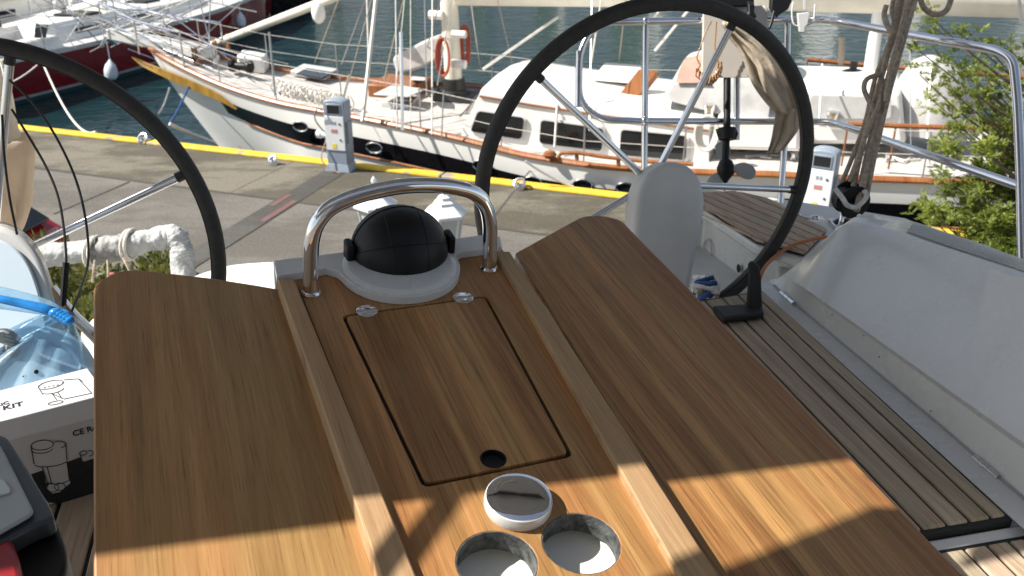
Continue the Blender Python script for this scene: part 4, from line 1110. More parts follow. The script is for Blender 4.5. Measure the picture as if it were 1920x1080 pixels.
# companion slide, teak ladder and dodger on top
pz = max(zt) + .13
mb = MB(); mb.hexa([KD(1110, 150, .75), KD(1200, 158, .75), KD(1205, 122, .75), KD(1135, 117, .75)], [KD(1110, 150, .9), KD(1200, 158, .9), KD(1205, 122, .9), KD(1135, 117, .9)]); mb.build('sliding_hatch', MAT['cabin_white'], cab, bevel=.03)
mb = MB(); a, b_ = K(1172, 200, 1.9), K(1215, 145, 2.3)
mb.hexa([a - QE * .16, a + QE * .16, a + QE * .16 + V((0, 0, .12)), a - QE * .16 + V((0, 0, .12))], [b_ - QE * .16, b_ + QE * .16, b_ + QE * .16 + V((0, 0, .12)), b_ - QE * .16 + V((0, 0, .12))])
mb.build('teak_step', MAT['varnish'], cab, bevel=.01)
dod = MB(); rings = []
for (xl, yb, yt, sc_) in ((1240, 168, 158, .98), (1262, 172, 102, 1), (1330, 190, 84, 1), (1420, 215, 80, 1), (1440, 222, 84, .98)):
    A = K(xl, yb, 1.5); top = K(xl, yt, 2.6); q = []
    for i in range(11):
        a = math.pi * i / 10; wv_ = WC - math.cos(a) * (WC - 1.5)
        q.append(Q(qcoord(A)[0], wv_, A.z - .15 + (top.z - A.z + .15) * math.sin(a) ** .6))
    rings.append(q)
dod.grid(rings); d_ = dod.build('dodger', MAT['grey_vinyl'], ketch)
mb = MB(); A = rings[1]; Bq = rings[2]
mb.grid([[rings[1][i].lerp(rings[2][i], f) + (V((0, 0, .03)) - QN * .04) for i in range(1, 5)] for f in (.05, .5, .95)])
mb.build('clear_window', MAT['pinkwin'], d_)
# after cabin and covers
def kblock(px, w0, w1, zt_, name, mat, bev=.06, zb=None, par=ketch):
    p = [K(x, y, w0) for x, y in px]
    mb = MB(); mb.prism(p, QN * (w1 - w0)); return mb.build(name, MAT[mat], par, bevel=bev, seg=3)
kblock([(1345, 215), (1500, 235), (1500, 285), (1345, 280)], 1.3, 3.9, 0, 'cockpit_coaming', 'cabin_white')
kblock([(1470, 165), (1690, 172), (1700, 272), (1470, 272)], 1.7, 3.6, 0, 'after_cabin', 'cabin_white', .08)
mb = MB(); a = [K(x, y, 1.66) for x, y in ((1520, 178), (1672, 184), (1670, 222), (1520, 222))]; mb.prism(rounded(a, .06), QN * -.01); mb.build('panel_seam', MAT['gel_dull'], bpy.data.objects['after_cabin'])
rings = []
for y, hw, dp in ((246, .63, .5), (200, .60, .5), (150, .46, .42), (118, .30, .3), (106, .12, .15)):
    c = K(1750, y, 2.3); rings.append([c + QE * math.cos(a * .5236) * hw + QN * math.sin(a * .5236) * dp for a in range(12)])
mb = MB(); mb.loft(rings); mb.build('wheel_cover', MAT['grey_vinyl'], ketch, angle=80)
# foredeck: hatch, skylight, windlass, rolled cover, coils
def deckbox(pxq, h, name, mat, par=ketch, bev=.02, up=0):
    q = [KD(x, y, up) for x, y in pxq]
    mb = MB(); mb.hexa(q, [p + V((0, 0, h)) for p in q]); return mb.build(name, MAT[mat], par, bevel=bev)
hf = deckbox([(545, 141), (608, 152), (636, 138), (570, 128)], .10, 'deck_hatch', 'gel_dull'); deckbox([(556, 140), (604, 149), (626, 138), (575, 130)], .03, 'hatch_glass', 'glass_dark', hf, .005, .09)
hf = deckbox([(714, 200), (765, 206), (788, 184), (742, 180)], .10, 'deck_hatch', 'gel_dull'); deckbox([(734, 193), (768, 197), (782, 185), (748, 182)], .03, 'hatch_glass', 'glass_dark', hf, .005, .09)
sk = deckbox([(690, 182), (768, 188), (812, 168), (728, 160)], .24, 'skylight', 'varnish', bev=.03)
deckbox([(700, 178), (765, 183), (800, 168), (733, 162)], .02, 'skylight_lid', 'gel_dull', sk, .01, .25)
deckbox([(808, 190), (880, 196), (906, 160), (830, 152)], .03, 'mast_step', 'black_mat')
mb = MB(); p = catmull([K(x, y, 3.75) for x, y in ((738, 106), (765, 92), (795, 76), (820, 68), (828, 84), (824, 106), (805, 120), (780, 131), (748, 138), (738, 124))], 3, True); mb.prism(p, QN * .85)
tag(mb.build('sail_bag', MAT['grey_vinyl'], bevel=.05, seg=3), 'long grey sail bag propped against the white mast', 'sail bag')
mb = MB(); mb.hexa([KD(772, 150), KD(800, 152), KD(800, 145), KD(774, 143)], [KD(768, 150, .5), KD(800, 152, .5), KD(800, 145, .5), KD(772, 143, .5)]); tag(mb.build('canvas_bucket', MAT['grey_vinyl'], bevel=.04), 'grey square canvas bag on the ketch deck beside the skylight', 'bag')
wl_ = empty('windlass', KD(465, 128), 'white anchor windlass with a red drum cap on the ketch foredeck', 'windlass')
deckbox([(446, 132), (496, 140), (506, 128), (458, 120)], .3, 'housing', 'boat_white', wl_, .05)
mb = MB(); mb.lathe([(.12, -.22), (.12, -.16), (.07, -.1), (.07, .1), (.12, .16), (.12, .22)], KD(452, 124, .2), QE, 14); mb.build('drum', MAT['black'], wl_)
mb = MB(); mb.ball(KD(448, 126, .14), .07, 10); mb.build('drum_cap', MAT['rope_red'], wl_)
for q in (((400, 112), (408, 113), (410, 106), (402, 105)), ((424, 96), (431, 97), (433, 92), (426, 91)), ((352, 116), (362, 119), (364, 112), (354, 110)), ((368, 122), (378, 124), (380, 117), (370, 115))):
    deckbox(q, .34, 'bitt', 'varnish', ketch, .02)
deckbox([(350, 112), (400, 124), (412, 112), (362, 102)], .12, 'anchor_chock', 'boat_white', ketch, .03)
# heap of folded clear netting along the near foredeck
mb = MB(); ra = random.Random(11)
for k in range(16):
    c = KD(524 + k * 8.2, 167 + k * 1.9, .1)
    mb.tube([c + QE * math.cos(a * .5236) * .17 + V((0, 0, math.sin(a * .5236) * .16 + .03)) + QN * ra.uniform(-.05, .05) for a in range(12)], .016, 5, closed=True)
for k in range(60):
    c = KD(ra.uniform(522, 655), 0 + 168 + 0, .05); x = ra.uniform(0, 1); c = KD(524 + x * 130, 167 + x * 30 + ra.uniform(-9, 5), .02)
    mb.ball(c, ra.uniform(.04, .10), 6, (1.3, 1, .6))
tag(mb.build('netting_heap', MAT['rope_white'], angle=80), 'heap of white folded netting along the foredeck edge of the ketch', 'netting')
# masts, spars
def spar(p, q, r, mat, name, par=ketch, seg=14):
    mb = MB(); mb.tube([p, q], r, seg); return mb.build(name, MAT[mat], par)
mb_ = KD(852, 176); mt = K(838, -60, qcoord(mb_)[1])
mast = spar(mb_, mb_ + (mt - mb_) * 3.4, .165, 'cream', 'mast')
mb = MB(); mb.lathe([(.3, 0), (.3, .06), (.22, .1), (.2, .3)], mb_, (0, 0, 1), 16); mb.build('mast_boot', MAT['black_mat'], mast)
for y, r_ in ((28, .10), (64, .085), (120, .1)):
    mb = MB(); c = K(858 if y != 28 else 815, y, qcoord(mb_)[1] - .18); mb.tube([c - QE * .1, c + QE * .16], r_ * .8, 10); mb.build('mast_winch', MAT['boat_white'], mast)
mb = MB(); c = K(833, 106, qcoord(mb_)[1] - .32)
for k in range(5): mb.tube([c + QE * (math.cos(a * .2618) * (.09 + .012 * k)) + V((0, 0, math.sin(a * .2618) * (.30 + .012 * k))) - QN * (.02 * k) for a in range(24)], .02, 6, closed=True)
tag(mb.build('red_rope_coil', MAT['rope_red']), 'red rope coil hanging on the near face of the white mast', 'rope')
mb = MB(); c = K(869, 85, qcoord(mb_)[1] + .1)
for k in range(3): mb.tube([c + QE * (math.cos(a * .2618) * .07 + .03 * k) + V((0, 0, math.sin(a * .2618) * .36)) for a in range(24)], .018, 6, closed=True)
tag(mb.build('red_rope_coil', MAT['rope_red']), 'darker red rope hank behind the right side of the white mast', 'rope')
bw = qcoord(mb_)[1]
mb = MB(); mb.tube([K(862, -32, bw), K(1300, -34, bw), K(1960, -12, bw - .3)], [.40, .42, .36], 14); bo_ = mb.build('boom_sail', MAT['sailcloth'], ketch)
m2 = KD(1618, 214, .3); mz = K(1655, -20, qcoord(m2)[1]); spar(m2, m2 + (mz - m2) * 3, .10, 'boat_white', 'mizzen_mast')
spar(KD(398, 84, .2), K(660, -18, 3.3), .085, 'cream', 'staysail_boom')
mb = MB(); mb.ball(K(597, 24, 3.2), .17, 12, (.8, .8, 1.2)); mb.build('boom_block', MAT['boat_white'], ketch)
# bowsprit with pulpit
bt = Q(S0 + .2, WC, zdeck(S0 + .2)); be = K(208, 62, WC + .3)
mb = MB(); d0 = bt + QE * 1.2; x_ = V((0, 0, .10))
mb.hexa([d0 - QN * .22 - x_, d0 + QN * .22 - x_, be + QN * .14 - x_, be - QN * .14 - x_], [d0 - QN * .22 + x_, d0 + QN * .22 + x_, be + QN * .14 + x_, be - QN * .14 + x_])
mb.build('bowsprit', MAT['gel_dull'], ketch, bevel=.02)
pr_ = [(S0 + 1.0, .55), (S0 + .1, .30), (S0 - 1.1, .22)]
mb = MB()
for sg in (-1, 1):
    f0 = Q(S0 + 1.3, WC + sg * .62, zdeck(S0 + 1.3) + .7); f1 = Q(S0 + .1, WC + sg * .42, 1.66); f2 = be + QN * sg * .2 + V((0, 0, .62))
    mb.tube(catmull([f0, f1, f2], 6), .022, 8); mb.tube([f0 - V((0, 0, .32)), f1 - V((0, 0, .32)), f2 - V((0, 0, .30))], .014, 8)
    for p, q in ((f0, f0 - V((0, 0, .7))), (f1, f1 - V((0, 0, .65))), (f2, f2 - V((0, 0, .6)))): mb.tube([p, q], .018, 8)
f2a, f2b = be + QN * .2 + V((0, 0, .62)), be - QN * .2 + V((0, 0, .62)); mb.tube([f2a, f2b], .022, 8)
mb.build('bow_pulpit', MAT['chrome'], ketch)
mb = MB(); c = be + QE * .25 - V((0, 0, .12)); mb.tube([c - QE * .35, c + QE * .5 - V((0, 0, .1))], .03, 8); mb.tube([c - QE * .35 - QN * .2 - V((0, 0, .12)), c - QE * .42, c - QE * .35 + QN * .2 - V((0, 0, .12))], .045, 8); mb.build('anchor', MAT['steel'], ketch)
# rigging wires and lifelines
def wire(pts, r=.008, mat='wire', name='rigging_wire', par=ketch, seg=5):
    mb = MB(); mb.tube(pts, r, seg); return mb.build(name, MAT[mat], par)
RB = MB(); RW = MB(); RG = MB()
def st(s, sg): return Q(s, WC + sg * (half(s) - .06), zdeck(s))
for sg in (-1, 1):
    ss = [-9.4, -8.1, -6.7, -5.2, -3.6, -2.1, -.7, .8, 2.4, 4.0, 5.6, 7.2, 8.3]
    for s in ss: mb = MB(); mb.tube([st(s, sg), st(s, sg) + V((0, 0, .68))], .0125, 6); mb.build('stanchion', MAT['wire'], ketch)
    for h in (.36, .68): mb = MB(); mb.tube([st(s, sg) + V((0, 0, h)) for s in ss], .0055, 5); mb.build('lifeline', MAT['rope_white'], ketch)
for l, w_ in ((((1514, 112), (1600, 120), (1700, 128), (1860, 140), (1960, 148)), 4.6), (((1590, 232), (1680, 236), (1780, 239), (1890, 240), (1990, 241)), .85)):
    mb = MB(); mb.tube([K(x, y, w_) for x, y in l], .035, 8)
    for x, y in l[:4]: mb.tube([K(x, y, w_), K(x, y, w_) - V((0, 0, .6))], .014, 6)
    mb.build('teak_guard_rail', MAT['varnish'], ketch)
for a, b_, wa, wb_, r_, mt in (((680, 228), (706, -10), .75, 2.0, .035, 'cream'), ((692, 140), (688, -10), 2.0, 2.4, .016, 'rope_white'), ((745, 240), (742, -10), .7, 2.2, .012, 'wire'), ((755, 244), (752, 60), .65, 1.0, .03, 'steel'),
        ((810, 252), (811, -10), .6, 2.2, .014, 'rope_white'), ((828, 258), (832, 170), .6, .7, .012, 'wire'), ((800, 180), (796, -10), 2.0, 2.4, .010, 'wire'), ((516, 180), (505, 60), .8, 1, .018, 'wire'),
        ((1208, 55), (1260, -10), 3.6, 3, .02, 'rope_white'), ((1104, 145), (1128, -5), 2.6, 2.6, .014, 'rope_white'), ((905, 130), (1046, 32), 2.6, 3.6, .026, 'rope_white'), ((1228, 95), (1290, 20), 3.4, 3.2, .024, 'rope_white'),
        ((1040, 275), (1045, 195), .9, 1.2, .02, 'rope_white'), ((1536, 230), (1542, 120), 1.2, 1.6, .014, 'wire'), ((1576, 140), (1578, 70), 3.6, 3.6, .05, 'rope'), ((1708, 290), (1706, 90), .7, 1.2, .007, 'wire'), ((1738, 260), (1745, 120), .8, 1.4, .007, 'wire'), ((1914, 45), (1910, -10), 1, 1, .02, 'wire'),
        ((640, 195), (655, 140), .7, .8, .016, 'wire'), ((1105, 245), (1110, -10), .9, 2.4, .008, 'wire')):
    wire([K(*a, wa), K(*b_, wb_)], r_, mt)
for a, b_ in (((385, 98), (205, 10)), ((470, 118), (120, -10)), ((540, 120), (60, 5)), ((350, 40), (195, 10)), ((480, 22), (280, -20)), ((400, 130), (130, 20)), ((560, 215), (240, 92)), ((400, 108), (372, -10)), ((300, 60), (160, -10)), ((215, 66), (60, -12)), ((330, 92), (90, 12)), ((260, 76), (330, -10)), ((150, 60), (120, -10)), ((430, 112), (300, 12)), ((390, 96), (395, -10))):
    wire([K(*a, 2.2), K(*b_, 3.2)], .012, 'steel')
ra = random.Random(33)
for k in range(16):
    x0, y0 = ra.uniform(60, 400), ra.uniform(40, 100); x1 = x0 + ra.uniform(-260, 260)
    wire([K(x0, y0, ra.uniform(2.6, 4.5)), K(x1, -14, ra.uniform(3, 5))], ra.uniform(.006, .013), ra.choice(['steel', 'rope_white', 'wire']))
for x0, y0, w0, x1, w1 in ((640, 205, .8, 700, 2), (720, 150, 2.6, 760, 2.5), (735, 232, .7, 760, 2), (770, 245, .7, 770, 2), (820, 160, 2.6, 850, 2.5), (640, 120, 3.4, 690, 2.6), (790, 125, 4.2, 830, 2.7), (900, 128, 3.8, 880, 2.7), (960, 118, 3.9, 930, 3), (1160, 120, 3.9, 1175, 3), (590, 118, 4.2, 640, 3)):
    wire([K(x0, y0, w0), K(x1, -14, w1)], ra.uniform(.007, .012), ra.choice(['wire', 'rope_white', 'rope']))
# portholes in the black band, bow roller
for (x, y) in ((566, 236), (704, 276), (905, 309), (1000, 340), (1094, 346), (1175, 352)):
    c = K(x, y, WC - half(qcoord(K(x, y, .6))[0]) + .02) - QN * .05
    mb = MB(); mb.tube([c + QE * math.cos(a * .2618) * .15 + V((0, 0, math.sin(a * .2618) * .085)) for a in range(24)], .014, 8, closed=True); ph = mb.build('porthole', MAT['steel'], ketch)
    mb = MB(); mb.add([c + QN * .012 + QE * math.cos(a * .2618) * .15 + V((0, 0, math.sin(a * .2618) * .085)) for a in range(24)], [tuple(range(24))]); mb.build('porthole_glass', MAT['glass_dark'], ph)
kh = [K(x, y, .35) for x, y in ((1046, 296), (1052, 287), (1080, 286), (1140, 295), (1215, 303), (1300, 308))]
mb = MB(); mb.tube(kh, .03, 8)
for i, q in enumerate(((1082, 300), (1160, 312), (1230, 318))): mb.tube([K(*q, .37), K(q[0] - 1, q[1] - 14, .37)], .03, 8)
mb.build('teak_bulwark_rail', MAT['varnish'], ketch)
mb = MB(); mb.ball(K(1031, 290, .5), .09, 8, (1.2, 1, .8)); mb.build('teak_chock', MAT['varnish'], ketch)
for (x, y, wv_) in ((1262, 180, 2), (1330, 208, 1.5), (1560, 222, 1.6), (1412, 206, 2)):
    mb = MB(); mb.lathe([(.10, 0), (.075, .05), (.075, .1), (.09, .15), (.09, .2), (.02, .22)], K(x, y, wv_) - V((0, 0, .1)), (0, 0, 1), 14); mb.build('sheet_winch', MAT['steel'], ketch)
mb = MB(); c = K(1598, 140, 3.2); mb.ball(c, .14, 12, (1.6, 1, .7)); mb.tube([c, c + V((0, 0, .2))], .06, 8); mb.build('black_vent', MAT['black'], ketch)
mb = MB(); c = K(1327, 248, .9)
for k in range(5): mb.tube([c + QE * (math.cos(a * .2618) * (.09 + .02 * k)) + V((0, 0, math.sin(a * .2618) * (.22 + .01 * k))) - QN * (.02 * k) for a in range(24)], .02, 6, closed=True)
tag(mb.build('white_rope_coil', MAT['rope_white']), 'white rope coil hung on the ketch lifeline beside the cabin windows', 'rope')
mb = MB(); wt_ = K(1395, 285, .9); mb.hexa([KD(1388, 285), KD(1412, 280), KD(1410, 276), KD(1386, 281)], [KD(1402, 268, .05), KD(1412, 258, .05), KD(1412, 262, .05), KD(1404, 272, .05)]); mb.build('deck_cleat', MAT['wire'], ketch)

ra = random.Random(12)
for k in range(26):
    x = ra.uniform(1010, 1900); y = 262 + (x - 1010) * .055 + ra.uniform(-14, 16)
    c = KD(x, y, .03); kk_ = ra.random()
    mb = MB()
    if kk_ < .4: mb.lathe([(.05, 0), (.03, .02), (.03, .07), (.05, .09), (.01, .1)], c, (0, 0, 1), 8)
    elif kk_ < .7: mb.tube(catmull([c + QE * ra.uniform(-.35, .35) + QN * ra.uniform(-.15, .15) for _ in range(6)], 4), .014, 5)
    else: mb.box(c, (ra.uniform(.1, .3), .08, .06), KM)
    mb.build(['bollard', 'loose_line', 'deck_block'][0 if kk_ < .4 else 1 if kk_ < .7 else 2], MAT[ra.choice(['steel', 'wire', 'rope', 'rope_white'])], ketch)

# ------------------------------------------------------------------ dark red yacht behind the bow
ry = empty('red_yacht', V((-10.5, 26, -1)), 'dark red yacht lying behind the bow of the white ketch', 'sailing boat')
RA, RBq = V((-12.4, 20.2, 0)), V((-7.6, 37, 0))
re = (RBq - RA).normalized(); rn = V((re.y, -re.x, 0)); RL = (RBq - RA).length
def RP(s, o, z): return RA + re * s - rn * o + V((0, 0, z))      # o = metres in from the near side
def rhalf(f): return 1.9 * (1 - .38 * (1 - min(1, f / .4)) ** 2) * (1 if f < .5 else max(.02, 1 - ((f - .5) / .5) ** 2.2))
def rhull(drops, mat, name, out=0):
    mb = MB()
    for sg in (-1, 1):
        rows = []
        for i in range(29):
            f = i / 28; z = .08 + .30 * f * f; b = rhalf(f)
            rows.append([RP(RL * f - (.6 * (dz / 1.1) if f > .9 else 0), 1.9 + sg * (b * (1 - .1 * (dz / 1.2) ** 2) + out), z - dz * (z + 1.05) / 1.13) for dz in drops])
        mb.grid(rows)
        if sg == 1: e0 = rows[0]
        else: e1 = rows[0]
    mb.grid([e0, e1])
    return mb.build(name, mat, ry, angle=60)
rhull([0, .3, .6, .92], MAT['hull_red'], 'hull'); rhull([.90, .97], MAT['boot'], 'boot_stripe', .008); rhull([.97, 1.3, 1.6], MAT['antifoul'], 'bottom')
rhull([-.05, .06], MAT['gel_dull'], 'toe_rail', .01)
rows = []
for i in range(29):
    f = i / 28; z = .10 + .30 * f * f; b = rhalf(f); rows.append([RP(RL * f, 1.9 + b * k, z + .05 * (1 - k * k)) for k in (-1, -.5, 0, .5, 1)])
mb = MB(); mb.grid(rows); mb.build('deck', MAT['gel_dull'], ry)
def rbox(s0, s1, o0, o1, z0, z1, name, mat, par=ry, bev=.05, ins=.12):
    mb = MB(); mb.hexa([RP(s0, o0, z0), RP(s1, o0, z0), RP(s1, o1, z0), RP(s0, o1, z0)], [RP(s0 + ins, o0 + ins, z1), RP(s1 - ins, o0 + ins, z1), RP(s1 - ins, o1 - ins, z1), RP(s0 + ins, o1 - ins, z1)])
    return mb.build(name, MAT[mat], par, bevel=bev, seg=3)
rc2 = rbox(4.2, 11.5, .7, 3.1, .1, .55, 'cabin', 'cabin_white', ins=.3)
rbox(5.0, 6.6, .82, .84, .25, .42, 'cabin_window', 'glass_dark', rc2, .01, 0); rbox(7.2, 9.2, .82, .84, .27, .42, 'cabin_window', 'glass_dark', rc2, .01, 0)
rbox(6, 6.9, 1.4, 2.4, .55, .62, 'roof_hatch', 'glass_dark', rc2, .02, .04); rbox(9, 9.8, 1.5, 2.3, .55, .62, 'roof_hatch', 'glass_dark', rc2, .02, .04)
rbox(.6, 4.0, .35, 1.0, .08, .42, 'cockpit_coaming', 'boat_white', ry, .06, .08); rbox(.6, 4.0, 2.8, 3.45, .08, .42, 'cockpit_coaming', 'boat_white', ry, .06, .08)
rbox(.9, 3.6, 1.1, 2.7, .08, .14, 'cockpit_floor', 'grey_teak', ry, .01, 0)
mb = MB()
for s in (1.2, 3.2, 5.2, 7.2, 9.2, 11.2, 13.2, 15.2):
    f = s / RL
    for sg in (-1, 1):
        p = RP(s, 1.9 + sg * (rhalf(f) - .08), .12 + .3 * f * f); mb = MB(); mb.tube([p, p + V((0, 0, .62))], .014, 6); mb.build('stanchion', MAT['steel'], ry)
for sg in (-1, 1):
    for h in (.32, .62): mb = MB(); mb.tube([RP(s, 1.9 + sg * (rhalf(s / RL) - .08), .12 + .3 * (s / RL) ** 2 + h) for s in (1.2, 3.2, 5.2, 7.2, 9.2, 11.2, 13.2, 15.2)], .009, 5); mb.build('lifeline', MAT['steel'], ry)
mb = MB(); mb.tube([RP(7.6, 1.9, .5), RP(7.6, 1.9, 12)], .10, 12); mb.build('mast', MAT['cream'], ry)
mb = MB(); mb.tube([RP(7.5, 1.9, 1.35), RP(2.6, 1.9, 1.25)], [.16, .13], 12); mb.build('boom', MAT['sailcloth'], ry)
mb = MB(); mb.tube(bend([RP(.3, .5, .1), RP(.2, .5, .75), RP(.2, 3.3, .75), RP(.3, 3.3, .1)], .2), .016, 8); mb.build('pushpit', MAT['steel'], ry)
for (x, y, yy, t) in ((206, 112, 150, 22.6), (450, 22, 52, 30.5)):
    A, Bq = D(x, y, t), D(x + 3, yy, t)
    mb = MB(); mb.tube([A.lerp(Bq, f) for f in (0, .12, .25, .5, .8, .95, 1)], [.03, .06, .12, .16, .16, .11, .03], 12); mb.tube([A, A + V((0, 0, .45))], .012, 6)
    tag(mb.build('fender', MAT['fender']), 'pale fender hanging on the red hull near the black wheel rim' if x < 300 else 'small pale fender hanging far along the red hull above the cream boom', 'fender', 'fenders on the red yacht')

# ------------------------------------------------------------------ cluttered white yacht at the left edge, stern to the quay
wy = empty('white_yacht', V((-13.5, 24, -1)), 'white yacht with chrome fittings and an open white hatch box behind the left wheel', 'sailing boat')
WA = V((-14.0, 21.2, 0)); we = V((.18, .984, 0)).normalized(); wn_ = V((we.y, -we.x, 0))
def WP(s, o, z): return WA + we * s - wn_ * o + V((0, 0, z))
mb = MB()
rows = []
for i in range(15):
    f = i / 14; b = 1.7 * (1 - .3 * (1 - min(1, f / .4)) ** 2) * (1 if f < .5 else max(.02, 1 - ((f - .5) / .5) ** 2.2)); s = f * 12; z = .45 + .25 * f
    rows.append([WP(s, 1.7 - b * .85, -1.1), WP(s, 1.7 - b, -.3), WP(s, 1.7 - b, z), WP(s, 1.7, z + .06), WP(s, 1.7 + b, z), WP(s, 1.7 + b, -.3), WP(s, 1.7 + b * .85, -1.1)])
mb.loft(rows, True, True, True); mb.build('hull', MAT['boat_white'], wy, angle=40)
def wbox(s0, s1, o0, o1, z0, z1, name, mat, par=wy, bev=.04, ins=.08):
    mb = MB(); mb.hexa([WP(s0, o0, z0), WP(s1, o0, z0), WP(s1, o1, z0), WP(s0, o1, z0)], [WP(s0 + ins, o0 + ins, z1), WP(s1 - ins, o0 + ins, z1), WP(s1 - ins, o1 - ins, z1), WP(s0 + ins, o1 - ins, z1)])
    return mb.build(name, MAT[mat], par, bevel=bev, seg=3)
hx = wbox(1.6, 2.2, .3, 1.35, .45, 1.25, 'hatch_box', 'cabin_white')
mb = MB(); p = [D(x, y, 22.9) for x, y in ((66, 45), (90, 46), (85, 72), (63, 71))]; mb.prism(p, (0, .05, 0)); mb.build('dark_screen', MAT['glass_dark'], hx, bevel=.01)
wbox(3, 8, .8, 2.6, .5, .95, 'cabin', 'cabin_white'); wbox(3.6, 5.0, .78, .8, .62, .8, 'cabin_window', 'glass_dark', wy, .01, 0)
wbox(.4, 1.5, .2, .9, .45, .8, 'locker', 'gel_dull'); wbox(.4, 1.5, 2.3, 3.0, .45, .8, 'locker', 'gel_dull')
ra = random.Random(21)
for k in range(48):
    s, o = ra.uniform(.3, 7), ra.uniform(-.1, 3.2); c = WP(s, o, .55)
    mb = MB(); h = ra.uniform(.12, .5)
    mb.lathe([(.09, 0), (.06, .04), (.06, h * .6), (.08, h * .7), (.08, h), (.02, h + .02)], c, (ra.uniform(-.2, .2), ra.uniform(-.2, .2), 1), 10); mb.build('deck_fitting', MAT[ra.choice(['steel', 'steel', 'black', 'chrome'])], wy)
for s in (.2, 1.7, 3.2, 4.7, 6.2, 7.7):
    for o in (.1, 3.3): mb = MB(); mb.tube([WP(s, o, .45), WP(s, o, 1.1)], .014, 6); mb.build('stanchion', MAT['steel'], wy)
for o in (.1, 3.3):
    for h in (.8, 1.1): mb = MB(); mb.tube([WP(.2, o, h), WP(7.7, o, h)], .010, 5); mb.build('lifeline', MAT['steel'], wy)
mb = MB(); mb.tube([WP(5, 1.7, .9), WP(5, 1.7, 12)], .09, 12); mb.build('mast', MAT['boot'], wy)
mb = MB(); mb.tube([WP(4.9, 1.7, 1.75), WP(.6, 1.7, 1.7)], [.13, .1], 12); mb.build('boom', MAT['sailcloth'], wy)
# grey motor boat far left
gb = empty('grey_boat', V((-13, 36, -1)), 'dark grey boat with a pale gunwale in the top left corner', 'boat')
mb = MB(); mb.loft([[V((-19, 33, -1.1)), V((-19, 33, .35)), V((-19, 36, .35)), V((-19, 36, -1.1))], [V((-12, 36, -1.1)), V((-11.6, 35.6, .5)), V((-11.8, 38.6, .5)), V((-12, 38, -1.1))], [V((-8.6, 40.6, -1.0)), V((-7.6, 40.8, .8)), V((-7.7, 41, .8)), V((-8.6, 40.8, -1.0))]], True, True, False); mb.build('hull', MAT['hull_black'], gb)
mb = MB(); mb.tube([V((-19, 32.95, .37)), V((-11.6, 35.55, .52)), V((-7.6, 40.75, .84))], .09, 8); mb.build('gunwale', MAT['boot'], gb)
mb = MB(); mb.loft([[V((-18, 34, .3)), V((-17.8, 34.2, 1.1)), V((-17.8, 35.8, 1.1)), V((-18, 36, .3))], [V((-13, 36.3, .4)), V((-13.4, 36.4, 1.2)), V((-13.4, 37.6, 1.2)), V((-13, 37.8, .4))]], True, True, False); mb.build('cabin', MAT['cabin_white'], gb, bevel=.05)
# white motor yacht across the water, top right

# the far side of the marina: hulls and masts that only show as reflections
mb = MB(); ra = random.Random(2)
for i in range(26):
    x = -60 + i * 5 + ra.uniform(-1, 1); y = 62 + ra.uniform(-4, 6); L_ = ra.uniform(4, 5.5)
    mb.loft([[V((x - 1.5, y - L_, -1.1)), V((x - 1.7, y - L_, .3)), V((x + 1.7, y - L_, .3)), V((x + 1.5, y - L_, -1.1))], [V((x - 1.7, y, -1.1)), V((x - 1.9, y, .4)), V((x + 1.9, y, .4)), V((x + 1.7, y, -1.1))], [V((x - .1, y + L_, -1.1)), V((x - .15, y + L_ + .5, .7)), V((x + .15, y + L_ + .5, .7)), V((x + .1, y + L_, -1.1))]], True, True, False)
    mb.hexa([V((x - 1, y - 2, .4)), V((x + 1, y - 2, .4)), V((x + .8, y + 2, .4)), V((x - .8, y + 2, .4))], [V((x - .8, y - 1.8, .9)), V((x + .8, y - 1.8, .9)), V((x + .6, y + 1.2, .9)), V((x - .6, y + 1.2, .9))])
    mb.tube([V((x, y, .4)), V((x, y, ra.uniform(11, 15)))], .13, 6)
    mb.tube([V((x, y, 1.6)), V((x, y - 4, 1.5))], .16, 6)
tag(mb.build('far_moored_boats', MAT['boat_white']), kind='stuff')
